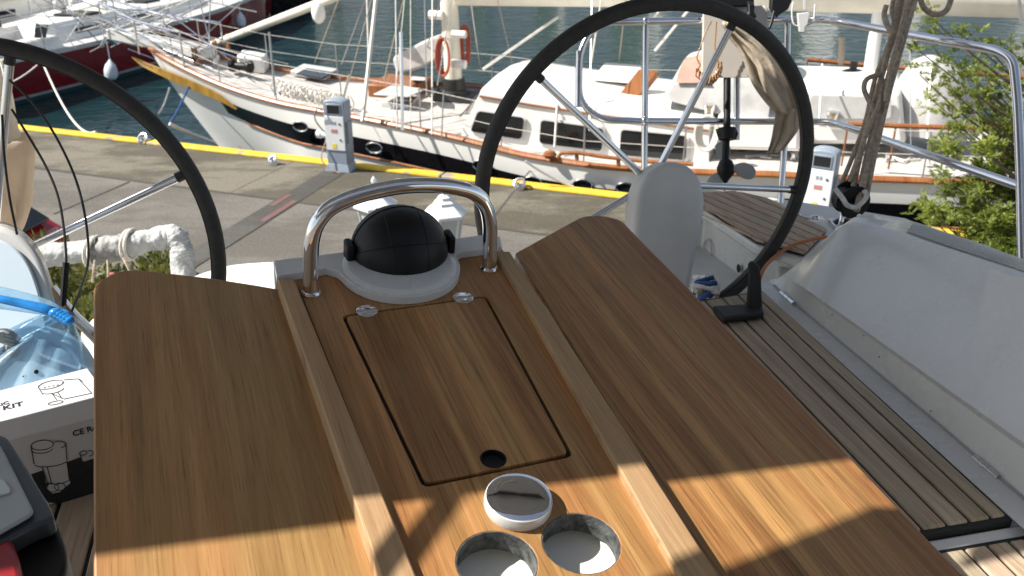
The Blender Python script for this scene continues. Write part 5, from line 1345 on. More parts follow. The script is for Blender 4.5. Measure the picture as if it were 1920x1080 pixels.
# ------------------------------------------------------------------ service pedestals on the quay
def pedestal(px, py, yaw, label, hgt=1.12, base=None):
    o = base if base is not None else Z(px, py, CAMZ)
    Wm = Matrix.Translation(V((o.x, o.y, 0))) @ Matrix.Rotation(yaw, 4, 'Z')
    p = empty('service_pedestal', o, label, 'pedestal', 'service pedestals on the quay', mat=Wm)
    w_, d_, h = .17, .13, hgt
    mb = MB(); mb.hexa([(-w_ * 1.25, -d_ * 1.25, .003), (w_ * 1.25, -d_ * 1.25, .003), (w_ * 1.25, d_ * 1.25, .003), (-w_ * 1.25, d_ * 1.25, .003)], [(-w_, -d_, .13), (w_, -d_, .13), (w_, d_, .13), (-w_, d_, .13)]); mb.build('base', MAT['ped_grey'], p, local=True, bevel=.01)
    mb = MB(); prof = [(-w_, .1), (-w_, h - .06)] + [(-w_ * math.cos(a * .314), h - .06 + .06 * math.sin(a * .314)) for a in range(1, 10)] + [(w_, h - .06), (w_, .1)]
    mb.prism([V((x, -d_, z)) for x, z in prof], (0, 2 * d_, 0)); body = mb.build('body', MAT['ped_grey'], p, local=True, bevel=.012)
    mb = MB(); mb.box((0, -d_ - .006, h * .545), (w_ * 1.86, .016, h * .47)); fp = mb.build('front_panel', MAT['ped_white'], p, local=True, bevel=.005)
    mb = MB(); mb.box((.0, -d_ - .004, h * .875), (w_ * 1.42, .012, h * .15)); mb.build('screen_frame', MAT['ped_grey'], p, local=True, bevel=.006)
    mb = MB(); mb.box((.0, -d_ - .0105, h * .875), (w_ * 1.2, .004, h * .115)); mb.build('screen', MAT['glass_dark'], p, local=True, bevel=.004)
    mb = MB(); mb.box((-.02, -d_ - .016, h * .37), (.07, .004, .07)); mb.build('yellow_sticker', MAT['yellow'], fp, local=True)
    mb = MB(); mb.box((-.005, -d_ - .016, h * .58), (.10, .004, .055)); mb.build('red_label', MAT['label_red'], fp, local=True)
    mb = MB(); mb.box((-.03, -d_ - .016, h * .69), (.03, .004, .045)); mb.box((.015, -d_ - .016, h * .69), (.03, .004, .045)); mb.build('grey_mark', MAT['ped_grey'], fp, local=True)
    for q in ((.09, .68), (.09, .46)):
        mb = MB(); mb.lathe([(.016, 0), (.016, .008), (.002, .010)], (q[0], -d_ - .014, h * q[1]), (0, -1, 0), 12); mb.build('socket_cap', MAT['tool_navy'], fp, local=True)
    mb = MB(); mb.box((w_ + .01, .0, h * .55), (.03, d_ * 1.3, h * .3)); mb.build('side_sockets', MAT['ped_grey'], p, local=True, bevel=.01)
    return p, Wm
pd1, W1 = pedestal(641, 318, R(-15), 'grey and white service pedestal left of centre at the end of the dark trench')
o2 = V((11.9 * .34, 11.9 * .967, 0)); r_ = ray(1526, 436); o2 = CAM + r_ * (CAMZ / -r_.z)
pedestal(1526, 436, R(-30), 'grey and white service pedestal seen between the stern rail and the black rope block', base=o2)
# tap and hose on the first pedestal
mb = MB(); c = W1 @ V((-.19, -.02, .55)); mb.tube([c, c - QE * .14], .05, 12); mb.tube([c - QE * .1, c - QE * .17], .065, 12); mb.build('socket_plug', MAT['lamp_white'], pd1)
mb = MB(); mb.tube(catmull([W1 @ V((-.18, -.05, .55)), W1 @ V((-.30, -.15, .8)), W1 @ V((-.24, -.2, .98)), W1 @ V((-.16, -.15, .96))], 8), .012, 6)
mb.tube(catmull([W1 @ V((-.17, -.1, .5)), W1 @ V((-.22, -.22, .25)), W1 @ V((-.12, -.24, .1)), W1 @ V((.08, -.24, .02))], 8), .010, 6); mb.build('supply_cable', MAT['rope'], pd1)
# mooring rings / bollards on the edge
def ring(px, py, lab, r=.10):
    p = Z(px, py, CAMZ - .06); b_ = empty('mooring_ring', V((p.x, p.y, 0)), lab, 'mooring ring', 'mooring rings on the quay edge')
    mb = MB(); mb.lathe([(.09, .01), (.09, .05), (.05, .07), (.05, .10), (.01, .11)], V((p.x, p.y, 0)), (0, 0, 1), 14); mb.build('foot', MAT['steel'], b_)
    for k in ((-.35, .35) if r > .1 else (0,)): mb = MB(); mb.tube([p + QE * (k * .12) + QE * math.cos(a * .3142) * r * .8 + QN * math.sin(a * .3142) * r * .5 + V((0, 0, .03 + math.sin(a * .3142) * r * .6)) for a in range(20)], .022, 8, closed=True); mb.build('ring', MAT['steel'], b_)
ring(268, 262, 'chrome mooring ring on the yellow edge under the left wheel rim'); ring(512, 302, 'small mooring ring on the yellow edge left of the pedestal', .075); ring(974, 348, 'chrome mooring ring on the yellow edge inside the right wheel')
# mooring lines
for a, b_, r_, sg, mt, lab in ((D(82, 122, 20.5), Z(180, 247, CAMZ - .05), .022, .5, 'rope_white', 'pale mooring line from the red yacht down to the yellow edge'),
        (D(318, 232, 15.6), Z(403, 268, CAMZ + .15), .035, .02, 'rope_white', 'thick pale line dropping from the quay edge to the water by the ketch bow'),
        (D(318, 165, 17.5), D(296, 215, 16.6), .02, .05, 'wire', 'grey line under the bow beside the wheel rim'),
        (D(358, 150, 17.5), D(318, 232, 16.2), .02, .05, 'rope_blue', 'blue line under the ketch bow beside the wheel rim'),
        (D(985, 302, 13.1), Z(1075, 350, CAMZ - .05), .02, .03, 'rope_white', 'pale mooring line from the ketch rail to the yellow edge inside the right wheel'),
        (D(20, 155, 20.5), D(70, 122, 20.4), .018, .03, 'rope_white', 'short pale line across the red hull at the left edge')):
    mb = MB(); mb.tube(sag(a, b_, sg), r_, 6); tag(mb.build('mooring_line', MAT[mt]), lab, 'mooring line', 'mooring lines')

# ------------------------------------------------------------------ twin-headed lamp post behind the table
TLd = 5.6
lp = empty('lamp_post', V((D(768, 400, TLd).x, D(768, 400, TLd).y, 0)), 'white lamp post with two hexagonal lanterns behind the compass', 'lamp post')
pc_ = D(768, 400, TLd)
mb = MB(); mb.lathe([(.10, .003), (.10, .25), (.06, .32), (.042, .4), (.036, 1.7), (.05, 1.74), (.03, 1.8)], V((pc_.x, pc_.y, 0)), (0, 0, 1), 16); mb.build('pole', MAT['lamp_white'], lp)
def lantern(px, py, t, k=1.0):
    c = D(px, py, t)                                  # eave centre
    for nm, pr, mt in (('lamp_cap', [(.145, 0), (.145, .018), (.075, .07), (.072, .085), (.045, .10), (.045, .115), (.02, .13), (.014, .15), (.02, .17), (.012, .19), (.002, .20)], 'lamp_white'),):
        mb = MB(); mb.lathe([(a * k, h * k) for a, h in pr], c, (0, 0, 1), 6, x=(1, .35, 0)); hd = mb.build(nm, MAT[mt], lp, angle=25)
    mb = MB(); mb.lathe([(.115 * k, -.002), (.072 * k, -.25 * k)], c, (0, 0, 1), 6, x=(1, .35, 0), caps=False); mb.build('lamp_glass', MAT['lamp_glass'], hd, angle=20)
    mb = MB()
    for a in range(6):
        u = V((1, .35, 0)).normalized(); w_ = V((-u.y, u.x, 0)); an = a * math.pi / 3; d = u * math.cos(an) + w_ * math.sin(an)
        mb.tube([c + d * .118 * k, c + d * .076 * k - V((0, 0, .25 * k))], .008 * k, 6)
    mb.lathe([(.08 * k, -.25 * k), (.08 * k, -.27 * k), (.03 * k, -.33 * k), (.03 * k, -.36 * k)], c, (0, 0, 1), 6, x=(1, .35, 0)); mb.build('lantern_frame', MAT['lamp_white'], hd, angle=25)
    return c - V((0, 0, .36 * k))
e1 = lantern(834, 402, 5.6); e2 = lantern(704, 386, 5.75, .98)
for e in (e1, e2):
    b0 = V((pc_.x, pc_.y, 1.55)); mb = MB(); mb.tube(catmull([b0, b0.lerp(e, .5) - V((0, 0, .12)), V((e.x, e.y, e.z - .1)), e], 6), .016, 8); mb.build('arm', MAT['lamp_white'], lp)

# ------------------------------------------------------------------ red car
co0 = D(28, 470, 8.2)
cy_ = math.atan2(.30, -.95)
CW = Matrix.Translation(V((-6.72, 8.45, 0))) @ Matrix.Rotation(R(-12), 4, 'Z')
car = empty('parked_car', CW.translation, 'red hatchback parked on the quay behind the beige canvas bag', 'car', mat=CW)
def sec(y, k=1): return None
prof = [(-2.0, .35), (-2.02, .7), (-1.9, .88), (-1.0, .95), (-.35, 1.38), (.9, 1.42), (1.35, 1.32), (1.86, .92), (1.98, .85), (2.0, .45), (1.9, .28), (-1.9, .28)]
rings = []
for y, kx, kz in ((-.84, .97, .97), (-.80, 1, 1), (.80, 1, 1), (.84, .97, .97)):
    rings.append([V((x * kx, y * (1 - .16 * max(0, z - .9) / .5), .3 + (z - .3) * kz)) for x, z in prof])
mb = MB(); mb.loft(rings, True, True, False); body = mb.build('body', MAT['car_red'], car, local=True, bevel=.03, seg=3)
mb = MB(); mb.prism([V((1.42, -.62, 1.30)), V((1.42, .62, 1.30)), V((1.86, .70, .97)), V((1.86, -.70, .97))], V((.03, 0, .03))); mb.build('rear_window', MAT['glass_dark'], car, local=True, bevel=.01)
mb = MB(); mb.prism([V((-.38, -.62, 1.36)), V((-.38, .62, 1.36)), V((-.98, .70, .98)), V((-.98, -.70, .98))], V((-.02, 0, .03))); mb.build('windscreen', MAT['glass_dark'], car, local=True, bevel=.01)
for sg in (-1, 1):
    mb = MB(); mb.prism([V((-.8, sg * .81, .98)), V((-.3, sg * .735, 1.33)), V((.85, sg * .735, 1.36)), V((1.25, sg * .75, 1.28)), V((1.55, sg * .81, .98))], V((0, sg * .02, 0))); mb.build('side_window', MAT['glass_dark'], car, local=True)
    mb = MB(); mb.box((1.93, sg * .62, .8), (.1, .22, .2)); mb.build('tail_lamp', MAT['lens'], car, local=True, bevel=.02)
    for x in (-1.25, 1.25):
        mb = MB(); mb.lathe([(.19, -.1), (.30, -.1), (.31, -.06), (.31, .06), (.30, .1), (.19, .1)], (x, sg * .76, .312), (0, 1, 0), 24); wh = mb.build('wheel', MAT['tyre'], car, local=True)
        mb = MB(); mb.lathe([(.19, -.105), (.05, -.08), (.05, .08), (.19, .105)], (x, sg * .76, .312), (0, 1, 0), 20); mb.build('rim', MAT['car_grey'], wh, local=True)
mb = MB(); mb.box((2.0, 0, .5), (.14, 1.6, .3)); mb.build('bumper', MAT['bumper'], car, local=True, bevel=.04)

# ------------------------------------------------------------------ shrubs and tree
def leaves(mb, c, n, rad, size, rg, up=.3):
    for _ in range(n):
        d = V((rg.gauss(0, 1), rg.gauss(0, 1), rg.gauss(0, 1))); d.normalize()
        p = c + V((d.x * rad[0], d.y * rad[1], d.z * rad[2])) * (rg.random() ** .4)
        a = (d + V((rg.uniform(-.6, .6), rg.uniform(-.6, .6), rg.uniform(-.2, .8) + up))).normalized(); b_ = a.cross(V((rg.uniform(-1, 1), rg.uniform(-1, 1), rg.uniform(-1, 1)))).normalized()
        s = size * rg.uniform(.6, 1.3)
        mb.add([p, p + a * s * .5 + b_ * s * .22, p + a * s, p + a * s * .5 - b_ * s * .22], [(0, 1, 2, 3)])
def shrub(px, py, t, rad, label, n=700, size=.07, flowers=0, seed=1):
    c = D(px, py, t); rg = random.Random(seed)
    g = empty('shrub', V((c.x, c.y, 0)), label, 'shrub', 'shrubs below the stern')
    mb = MB()
    for i in range(6):
        a = i * 1.047; e = c + V((math.cos(a) * rad * .5, math.sin(a) * rad * .5, rg.uniform(-.1, .25)))
        mb.tube(catmull([V((c.x, c.y, 0)), V((c.x, c.y, c.z * .5)).lerp(e, .3), e], 5), [.03] * 6 + [.02] * 5 if False else .018, 6)
    mb.build('stems', MAT['bark'], g)
    mb = MB()
    for i in range(16):
        d = V((rg.uniform(-1, 1), rg.uniform(-1, 1), rg.uniform(-.7, .75)))
        leaves(mb, c + d * rad * .75, n // 12, (rad * .38, rad * .38, rad * .34), size, rg, .6)
    z = .3
    while z < c.z - rad * .6:
        leaves(mb, V((c.x, c.y, z)), n // 8, (rad * .8, rad * .8, .25), size, rg, .5); z += .3
    mb.build('foliage', MAT['hedge'], g)
    if flowers:
        mb = MB()
        for i in range(flowers): mb.ball(c + V((rg.uniform(-1, 1), rg.uniform(-1, .2), rg.uniform(-.4, .9))) * rad * .8, .03, 8)
        mb.build('blossoms', MAT['petal'], g)
shrub(150, 568, 6.3, .48, 'olive green shrub with a few pink blossoms left of the table', 2600, .06, 6, 1)
shrub(280, 566, 6.5, .40, 'low olive green shrub under the wrapped grey pipe', 1900, .06, 0, 2)
shrub(60, 560, 6.8, .5, 'olive green shrub behind the white helm console', 1500, .065, 0, 3)
shrub(205, 640, 5.9, .4, 'olive green shrub at the stern, hidden mostly by the table', 1400, .06, 3, 4)

rg = random.Random(8)
tc_ = D(1900, 330, 6.4)
tree = empty('conifer_tree', V((tc_.x + .25, tc_.y, 0)), 'bright green feathery conifer beyond the starboard coaming', 'tree')
tb = V((tc_.x + .25, tc_.y, 0)); mbk = MB()
mbk.tube(catmull([tb, tb + V((.05, .05, 1)), tb + V((-.05, .1, 2.2)), tb + V((.0, .05, 3.4))], 6), [.09 - .004 * i for i in range(19)], 10)
mbf = MB()
def spray(p, d, L_, n, size):                       # a feathery spray: small blades along a curved twig
    d = d.normalized(); side = d.cross(V((0, 0, 1))).normalized()
    for i in range(n):
        f = i / n; q = p + d * L_ * f + V((0, 0, -.25 * L_ * f * f))
        for sg in (-1, 1):
            a = (d * .8 + side * sg * rg.uniform(.3, 1.0) + V((0, 0, rg.uniform(-.3, .7)))).normalized()
            b_ = a.cross(V((rg.uniform(-1, 1), rg.uniform(-1, 1), 1))).normalized(); s = size * (1 - .5 * f) * rg.uniform(.7, 1.3)
            mbf.add([q, q + a * s * .45 + b_ * s * .12, q + a * s, q + a * s * .45 - b_ * s * .12], [(0, 1, 2, 3)])
clumps = [(1800, 62, 9), (1742, 30, 9), (1752, 52, 7), (1840, 75, 9), (1890, 88, 10), (1770, 108, 9), (1800, 126, 12), (1835, 130, 12), (1865, 150, 12), (1760, 150, 8), (1716, 90, 6), (1724, 140, 6), (1820, 165, 12), (1850, 185, 12), (1790, 176, 10), (1746, 186, 6), (1895, 170, 13), (1820, 205, 12), (1780, 214, 9), (1870, 215, 13), (1900, 230, 15), (1840, 236, 11), (1800, 246, 8), (1765, 272, 8), (1788, 292, 9), (1760, 325, 5), (1850, 280, 13), (1880, 262, 15), (1905, 300, 18), (1870, 320, 17), (1840, 325, 11), (1780, 360, 8), (1800, 372, 9), (1745, 395, 8), (1735, 400, 8), (1765, 410, 8), (1825, 360, 13), (1860, 365, 18), (1895, 365, 22), (1835, 400, 16), (1870, 410, 22), (1905, 415, 24), (1850, 440, 20), (1890, 455, 24), (1915, 480, 24), (1950, 300, 20), (1960, 400, 24), (1960, 200, 16), (1990, 460, 24), (1930, 120, 12), (1980, 330, 20), (1960, 90, 10), (1805, 420, 12), (1825, 450, 12), (1860, 480, 16), (1900, 500, 20)]
for (px, py, n) in clumps:
    t = 6.4 + rg.uniform(-.45, .35); c = D(px, py, t)
    root = V((tb.x, tb.y, max(.8, c.z - .35 - abs(c.x - tb.x) * .3)))
    mid = root.lerp(c, .55) + V((rg.uniform(-.06, .06), 0, -.03))
    mbk.tube(catmull([root, mid, c], 5), [.011 - .0008 * i for i in range(11)], 5)
    for k in range(max(7, int(n * (1.5 if py < 180 else 2.2 if py < 240 else 5.0 if px > 1825 else 3.2)))):
        d = V((rg.gauss(0, 1), rg.gauss(0, 1), rg.gauss(.5, .7))) + (c - root).normalized() * .4
        p = c + V((rg.gauss(0, .042), rg.gauss(0, .06), rg.gauss(0, .038)))
        spray(p, d, rg.uniform(.05, .11), 10, .046)
mbk.build('trunk', MAT['bark'], tree)
mbf.build('crown', MAT['cypress'], tree)

# ------------------------------------------------------------------ left side of our cockpit
# wrapped grey pipe: thick foam on a rail, bound with cord
t = 2.95
ctr = catmull(P3([(60, 482, t), (140, 474, t), (200, 468, t), (260, 455, t), (300, 446, t), (326, 442, t), (340, 462, t), (342, 490, t), (346, 540, t), (350, 590, t)]), 10)
ra = random.Random(4); mb = MB()
rr = []
for i in range(len(ctr)): rr.append(.038 + .002 * math.sin(i * .5) + ra.uniform(-.0015, .0015))
mb.tube(ctr, rr, 18); fp_ = empty('wrapped_pipe', D(330, 530, t), 'stern rail pipe wrapped in pale grey foam and bound with cord', 'wrapped pipe')
fw = mb.build('foam_wrap', MAT['foam'], fp_, angle=80, sub=2)
tx = bpy.data.textures.new('crumple', 'CLOUDS'); tx.noise_scale = .042; tx.noise_depth = 3
dm = fw.modifiers.new('crumple', 'DISPLACE'); dm.texture = tx; dm.strength = .017; dm.mid_level = .5; dm.texture_coords = 'LOCAL'
mb = MB(); sgm = [p for p in ctr if D(165, 470, t).x < p.x < D(247, 458, t).x]; mb.tube(sgm, [.043 + .003 * math.sin(i * 1.3) for i in range(len(sgm))], 18); fw = mb.build('dark_wrap', MAT['tape'], fp_, angle=80, sub=2); dm = fw.modifiers.new('crumple', 'DISPLACE'); dm.texture = tx; dm.strength = .022; dm.texture_coords = 'LOCAL'
for x0 in (172, 180, 240, 247):
    p = D(x0, 473 - (x0 - 172) * .2, t); mb = MB(); mb.tube([p + V((math.sin(a * .2618 + 1) * .006, math.cos(a * .2618) * .049, math.sin(a * .2618) * .049)) for a in range(24)], .0055, 7, closed=True); mb.build('cord_turn', MAT['rope_white'], fp_)
mb = MB(); mb.tube(catmull(P3([(178, 488, t - .04), (176, 505, t - .05), (174, 530, t - .05)]), 5), .005, 6); mb.tube(catmull(P3([(202, 488, t - .04), (203, 510, t - .05), (202, 560, t - .05)]), 5), .005, 6); mb.tube(catmull(P3([(232, 484, t - .04), (238, 496, t - .05), (250, 520, t - .05)]), 5), .006, 6); mb.build('cord_ends', MAT['rope'], fp_)
mb = MB(); mb.tube(P3([(20, 484, t), (60, 482, t)]), .016, 10); mb.tube(P3([(350, 590, t), (352, 620, t)]), .016, 10); mb.build('steel_tube', MAT['steel'], fp_)
# thin cables
def cable(pl, r, mat, label):
    mb = MB(); mb.tube(catmull(P3(pl), 8), r, 8); tag(mb.build('thin_cable', MAT[mat]), label, 'cable', 'thin cables at the left')
cable([(18, 150, 1.62), (60, 192, 1.62), (100, 248, 1.62), (135, 318, 1.62), (155, 382, 1.62), (165, 450, 1.62), (164, 500, 1.64), (150, 545, 1.7), (128, 600, 1.75)], .0022, 'black_mat', 'thin dark cable, the outer of two curving down across the concrete')
cable([(22, 205, 1.6), (55, 258, 1.6), (85, 310, 1.6), (107, 362, 1.6), (118, 415, 1.6), (124, 480, 1.6), (122, 520, 1.6), (118, 575, 1.6)], .0022, 'black_mat', 'thin dark cable, the inner of two curving down beside the canvas bag')
cable([(4, 215, 1.42), (8, 290, 1.42), (18, 370, 1.42), (32, 440, 1.42)], .002, 'black_mat', 'thin dark cable hanging in front of the beige canvas bag')
mb = MB(); mb.tube(P3([(124, 492, 1.6), (118, 572, 1.6)]), .006, 8); tag(mb.build('cable_sleeve', MAT['black']), 'short black sleeve on the inner thin cable', 'cable sleeve')
mb = MB(); mb.tube(bend(P3([(95, 540, 1.72), (130, 585, 1.74), (180, 632, 1.78), (230, 690, 1.8)]), .05), .011, 10); tag(mb.build('grey_tube', MAT['steel']), 'grey metal tube sloping down behind the blue plastic bag', 'tube')
# hanging canvas bag
def hang(rows, mat, name, label, cat, par=None, depth=.03, seed=0):
    mb = MB(); rings = []
    for k, (l, r, y, t, dp) in enumerate(rows):
        A, Bq = D(l, y, t), D(r, y, t); c = (A + Bq) / 2; h = (Bq - A) / 2; q = []
        for i in range(28):
            a = 2 * math.pi * i / 28; w_ = 1 + .30 * math.sin(a * 5 + k * .4 + seed) + .22 * math.sin(a * 9 + k)
            q.append(c + h * math.cos(a) + V((0, dp * math.sin(a) * w_, 0)))
        rings.append(q)
    rr_ = [catmull(list(col_), 4) for col_ in zip(*rings)]
    mb.loft([list(x) for x in zip(*rr_)], True, True, True)
    o = mb.build(name, MAT[mat], par, angle=80)
    if par is None: tag(o, label, cat)
    return o
hang([(-60, 30, 258, 1.9, 0.038), (-70, 59, 262, 1.9, 0.057), (-70, 60, 310, 1.9, 0.076), (-70, 58, 350, 1.9, 0.076), (-66, 54, 390, 1.9, 0.070), (-60, 46, 420, 1.9, 0.051), (-50, 38, 440, 1.9, 0.025)], 'canvas', 'canvas_bag', 'beige canvas bag hanging at the left edge in front of the wheel', 'bag', seed=1)
hang([(-30, 10, 112, 1.89, 0.015), (-32, 18, 160, 1.89, 0.020), (-36, 24, 200, 1.89, 0.025), (-44, 29, 235, 1.89, 0.030), (-50, 36, 264, 1.89, 0.038)], 'neck_cloth', 'bag_neck', 'gathered pale neck of cloth above the beige canvas bag', 'cloth', seed=3)
mb = MB(); mb.tube(catmull(P3([(4, 118, 1.84), (12, 150, 1.84), (17, 180, 1.84), (12, 205, 1.84), (2, 225, 1.84)]), 8), .0045, 8); tag(mb.build('twisted_rope', MAT['rope_white']), 'white cord looped over the gathered bag neck at the left edge', 'rope')

# carton with line drawings
cb = [(-150, 829), (200, 739), (164, 689.5), (-150, 770)]
ch = .78
q = [Z(x, y, ch) for x, y in cb]
cw = empty('cardboard_box', (q[0] + q[1] + q[2] + q[3]) / 4 - V((0, 0, .18)), 'white printed carton with KIT lettering standing under the blue bag', 'box')
dn = V((0, 0, -.178)); dl = V((0, 0, -.039))
cen4 = sum(q, V()) / 4
ins = [cen4 + (p - cen4) * .985 for p in q]
mb = MB(); mb.hexa([p + dn for p in ins], [p + dl * .9 for p in ins]); cbody = mb.build('box_body', MAT['carton_side'], cw, bevel=.002)
mb = MB(); mb.hexa([p + dl for p in q], q); clid = mb.build('box_lid', MAT['carton'], cw, bevel=.002)
fo2 = ins[0]; fn2 = (ins[1] - ins[0]).cross(V((0, 0, 1))).normalized()
if fn2.y > 0: fn2 = -fn2
fx2 = (ins[1] - ins[0]).normalized()
def onf(x, y, k=.0006): return hitplane(x, y, fo2, fn2) + fn2 * k
def ont(x, y, k=.0006): return Z(x, y, ch) + V((0, 0, k))
def ink(lines, f, r, name, par, mat='ink'):
    mb = MB()
    for l in lines:
        p = [f(x, y) for x, y in l]; mb.tube(p, r, 5)
    return mb.build(name, MAT[mat], par)
def ell(cx, cy, rx, ry, rot=0, a0=0, a1=360, n=26):
    o = []
    for i in range(n + 1):
        a = R(a0 + (a1 - a0) * i / n); x, y = math.cos(a) * rx, math.sin(a) * ry
        o.append((cx + x * math.cos(rot) - y * math.sin(rot), cy + x * math.sin(rot) + y * math.cos(rot)))
    return o
def fill(poly, f, k, name, par, mat):
    mb = MB(); mb.poly([f(x, y, k) for x, y in poly]); return mb.build(name, MAT[mat], par)
fill([(58, 889), (82, 881), (86, 905), (120, 900), (126, 866), (150, 857), (157, 866), (200, 850), (200, 925), (110, 944), (90, 942), (70, 915)], onf, .0004, 'printed_panel', cbody, 'ink')
fill([(60, 838), (64, 830), (80, 825), (98, 825), (101, 832), (120, 831), (123, 838), (125, 864), (128, 895), (132, 905), (112, 922), (98, 925), (88, 915), (93, 905), (82, 876), (65, 871)], onf, .0007, 'printed_pump', cbody, 'carton_side')
ink([ell(79, 834, 21, 9, -.12), ell(79, 840, 21, 9, -.12, 20, 175), [(58, 836), (60, 848), (64, 870)], ell(95, 866, 31, 8, -.12, 15, 165), [(123, 832), (125, 862)], ell(104, 834, 19, 7, -.1, -95, 60), [(78, 874), (90, 908)], [(88, 874), (97, 908)], [(125, 864), (130, 898)], ell(112, 900, 19, 6, -.2, 10, 170), ell(98, 914, 12, 8), ell(112, 912, 10, 7), [(97, 932), (118, 928), (138, 912)],
     ell(156, 849, 7, 4, -.2), ell(166, 850, 9, 5, -.2, -90, 90), [(150, 851), (153, 862), (160, 880)], ell(166, 862, 12, 3, -.2, 20, 160), ell(164, 884, 8, 4)], lambda x, y: onf(x, y, .0010), .0007, 'pump_drawing', cbody)
ink([ell(95, 722, 24, 7, -.22), ell(99, 731, 22, 7, -.22, 20, 150), [(71, 726), (80, 740)], [(120, 713), (147, 711), (172, 738)], [(148, 711), (155, 716)], [(100, 740), (120, 749), (172, 738)], [(97, 738), (106, 750)], [(108, 736), (116, 748)], ell(104, 756, 14, 3, -.2)] + [[(82 + i * 8, 728 - i * 1.6), (86 + i * 8, 726.5 - i * 1.6)] for i in range(4)], lambda x, y: ont(x, y, .0009), .0006, 'pump_drawing', clid)
def lettering(txt, p0, p1, up, size, par, name='lettering', nrm=None, mat='ink'):
    cu = bpy.data.curves.new(name, 'FONT'); cu.body = txt; cu.size = size; cu.extrude = .0003; cu.offset = size * .02
    cu.materials.append(MAT[mat])
    tmp = bpy.data.objects.new('tmp', cu); COL.objects.link(tmp); bpy.context.view_layer.update()
    me = bpy.data.meshes.new_from_object(tmp.evaluated_get(bpy.context.evaluated_depsgraph_get())); bpy.data.objects.remove(tmp)
    o = bpy.data.objects.new(name, me); COL.objects.link(o)
    x = (p1 - p0).normalized(); y = (up - up.project(x)).normalized(); z = x.cross(y)
    m_ = Matrix((x, y, z)).transposed().to_4x4(); m_.translation = p0
    o.parent = par; o.matrix_basis = WM[par.name].inverted() @ m_
    return o
ux = (q[1] - q[0]).normalized(); uy = (q[3] - q[0])
lettering('KIT', ont(5, 770), ont(45, 760), uy, .020, clid)
lettering('RIC', ont(-8, 764), ont(20, 756), uy, .013, clid)
lettering('CE RoHS', onf(137, 818), onf(177, 807), V((0, 0, 1)), .0145, cbody)

# blue plastic bag with its contents
bt_ = 1.61
gb_ = empty('plastic_bag', Z(60, 760, .96), 'knotted translucent blue plastic bag behind the white carton', 'plastic bag')
rows = [(108, 122, 590, bt_ - .01, 0.007), (70, 132, 602, bt_, 0.024), (25, 140, 625, bt_, 0.054), (-20, 152, 655, bt_, 0.072), (-60, 166, 690, bt_, 0.084), (-90, 182, 740, bt_, 0.090), (-100, 200, 800, bt_, 0.090), (-90, 210, 860, bt_, 0.084)]
rings = []
for k, (l, r, y, t, dp) in enumerate(rows):
    A, Bq = D(l, y, t), D(r, y, t); c = (A + Bq) / 2; h = (Bq - A) / 2; rq = []
    for i in range(40):
        a = 2 * math.pi * i / 40; w_ = 1 + .16 * math.sin(a * 6 + k * .5) * (1 - k / 9) + .09 * math.sin(a * 11 + k)
        rq.append(c + h * math.cos(a) * (1 + .03 * math.sin(a * 8 + k)) + V((0, dp * math.sin(a) * w_, .01 * math.sin(a * 4 + k))))
    rings.append(rq)
cols = [catmull(list(x), 4) for x in zip(*rings)]
mb = MB(); mb.loft([list(x) for x in zip(*cols)], True, False, True); mb.build('film', MAT['film'], gb_, angle=85)
hang2 = [(-150, -40, 536, bt_ - .02, .05), (-90, 40, 560, bt_ - .02, .05), (-40, 92, 574, bt_ - .02, .03), (60, 118, 588, bt_ - .02, .02)]
mb = MB(); mb.tube(catmull(P3([(-140, 540, bt_ - .04), (-40, 552, bt_ - .04), (40, 566, bt_ - .04), (90, 578, bt_ - .04), (112, 590, bt_ - .04)]), 8), [.026 - .0005 * i for i in range(33)], 14, sq=.35)
mb.build('twisted_neck', MAT['film'], gb_, angle=85)
mb = MB(); mb.tube(catmull(P3([(-140, 548, bt_ - .07), (-30, 556, bt_ - .07), (40, 569, bt_ - .07), (86, 580, bt_ - .07), (108, 588, bt_ - .06), (122, 592, bt_ - .06), (132, 604, bt_ - .06)]), 6), [.006 + .004 * min(1, i / 26) - (.004 * max(0, i - 30) / 6) for i in range(37)], 12, sq=.55)
for k in range(5):
    c = D(104 + k * 6, 587 + k * 3.4, bt_ - .075); mb.ball(c, .010, 10, (1.2, 1, .9))
mb.build('knot', MAT['film_dark'], gb_, angle=85)
mb = MB(); c = D(62, 712, bt_ - .03); ax_ = (CAM - c).normalized()
mb.lathe([(.100, -.02), (.102, .0), (.097, .006), (.078, .008), (.074, .0), (.002, -.004)], c, (ax_ + V((0, 0, .5))).normalized(), 40); pl = mb.build('pale_dish', MAT['panel_blue'], gb_)
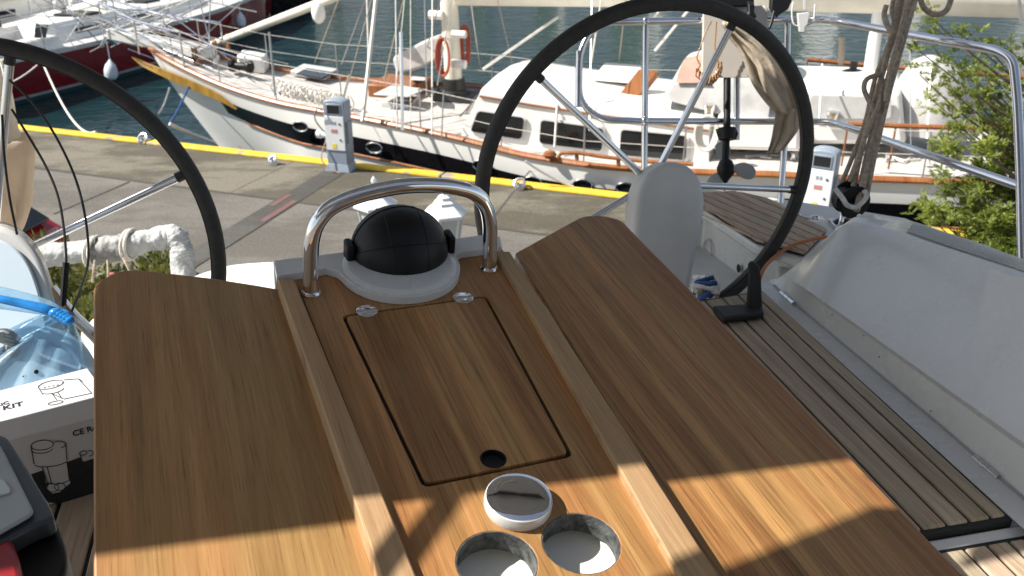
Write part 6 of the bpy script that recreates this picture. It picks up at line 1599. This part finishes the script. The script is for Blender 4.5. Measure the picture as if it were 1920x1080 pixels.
mb = MB()
for k in range(5): mb.tube(catmull([D(-20 + k * 4, 632 + k * 7, bt_), D(10 + k * 3, 628 + k * 8, bt_ - .02), D(36, 645 + k * 6, bt_)], 5), .012, 8)
mb.build('dark_contents', MAT['tape'], gb_)
mb = MB()
for x, y in ((68, 697), (46, 707)): mb.ball(D(x, y, bt_ - .06), .004, 8)
mb.build('screw_heads', MAT['black'], pl)

# drill case at the bottom left corner
tcx = empty('tool_case', Z(-20, 960, .96), 'black and red tool case with a grey lid panel in the bottom left corner', 'tool case')
dcase = .69
def cp(pl, z, dr): return [Z(x, y, dr) + V((0, 0, z)) for x, y in pl]
outer = [(-170, 900), (-3, 806), (14, 812), (30, 832), (100, 945), (114, 985), (116, 1018), (104, 1050), (60, 1120), (-170, 1230)]
mb = MB(); mb.prism(rounded(cp(outer, -.03, dcase), .012), (0, 0, -.26)); mb.build('case_body', MAT['black'], tcx, bevel=.010, seg=3)
rim_ = [(-170, 890), (-3, 810), (13, 816), (28, 838), (94, 946), (100, 964), (90, 972), (62, 982), (18, 1006), (-170, 1104)]
mb = MB(); mb.prism(rounded(cp(rim_, -.028, dcase), .012), (0, 0, .026)); mb.build('case_rim', MAT['tool_navy'], tcx, bevel=.008, seg=3)
lid_ = [(-170, 905), (-8, 838), (2, 840), (12, 858), (62, 958), (64, 966), (56, 974), (0, 1006), (-170, 1080)]
mb = MB(); mb.prism(rounded(cp(lid_, .0, dcase), .006), (0, 0, .006)); li = mb.build('lid_panel', MAT['tool_grey'], tcx, bevel=.003)
mb = MB(); mb.prism(rounded(cp([(-40, 918), (8, 908), (22, 926), (22, 934), (-40, 950)], .0061, dcase), .006), (0, 0, .003)); mb.build('lid_recess', MAT['lamp_glass'], li, bevel=.001)
mb = MB(); mb.prism(cp([(-170, 1105), (0, 1014), (20, 1004), (32, 1036), (42, 1085), (40, 1130), (-170, 1220)], -.002, dcase), (0, 0, -.2)); mb.build('red_side', MAT['tool_red'], tcx, bevel=.006)
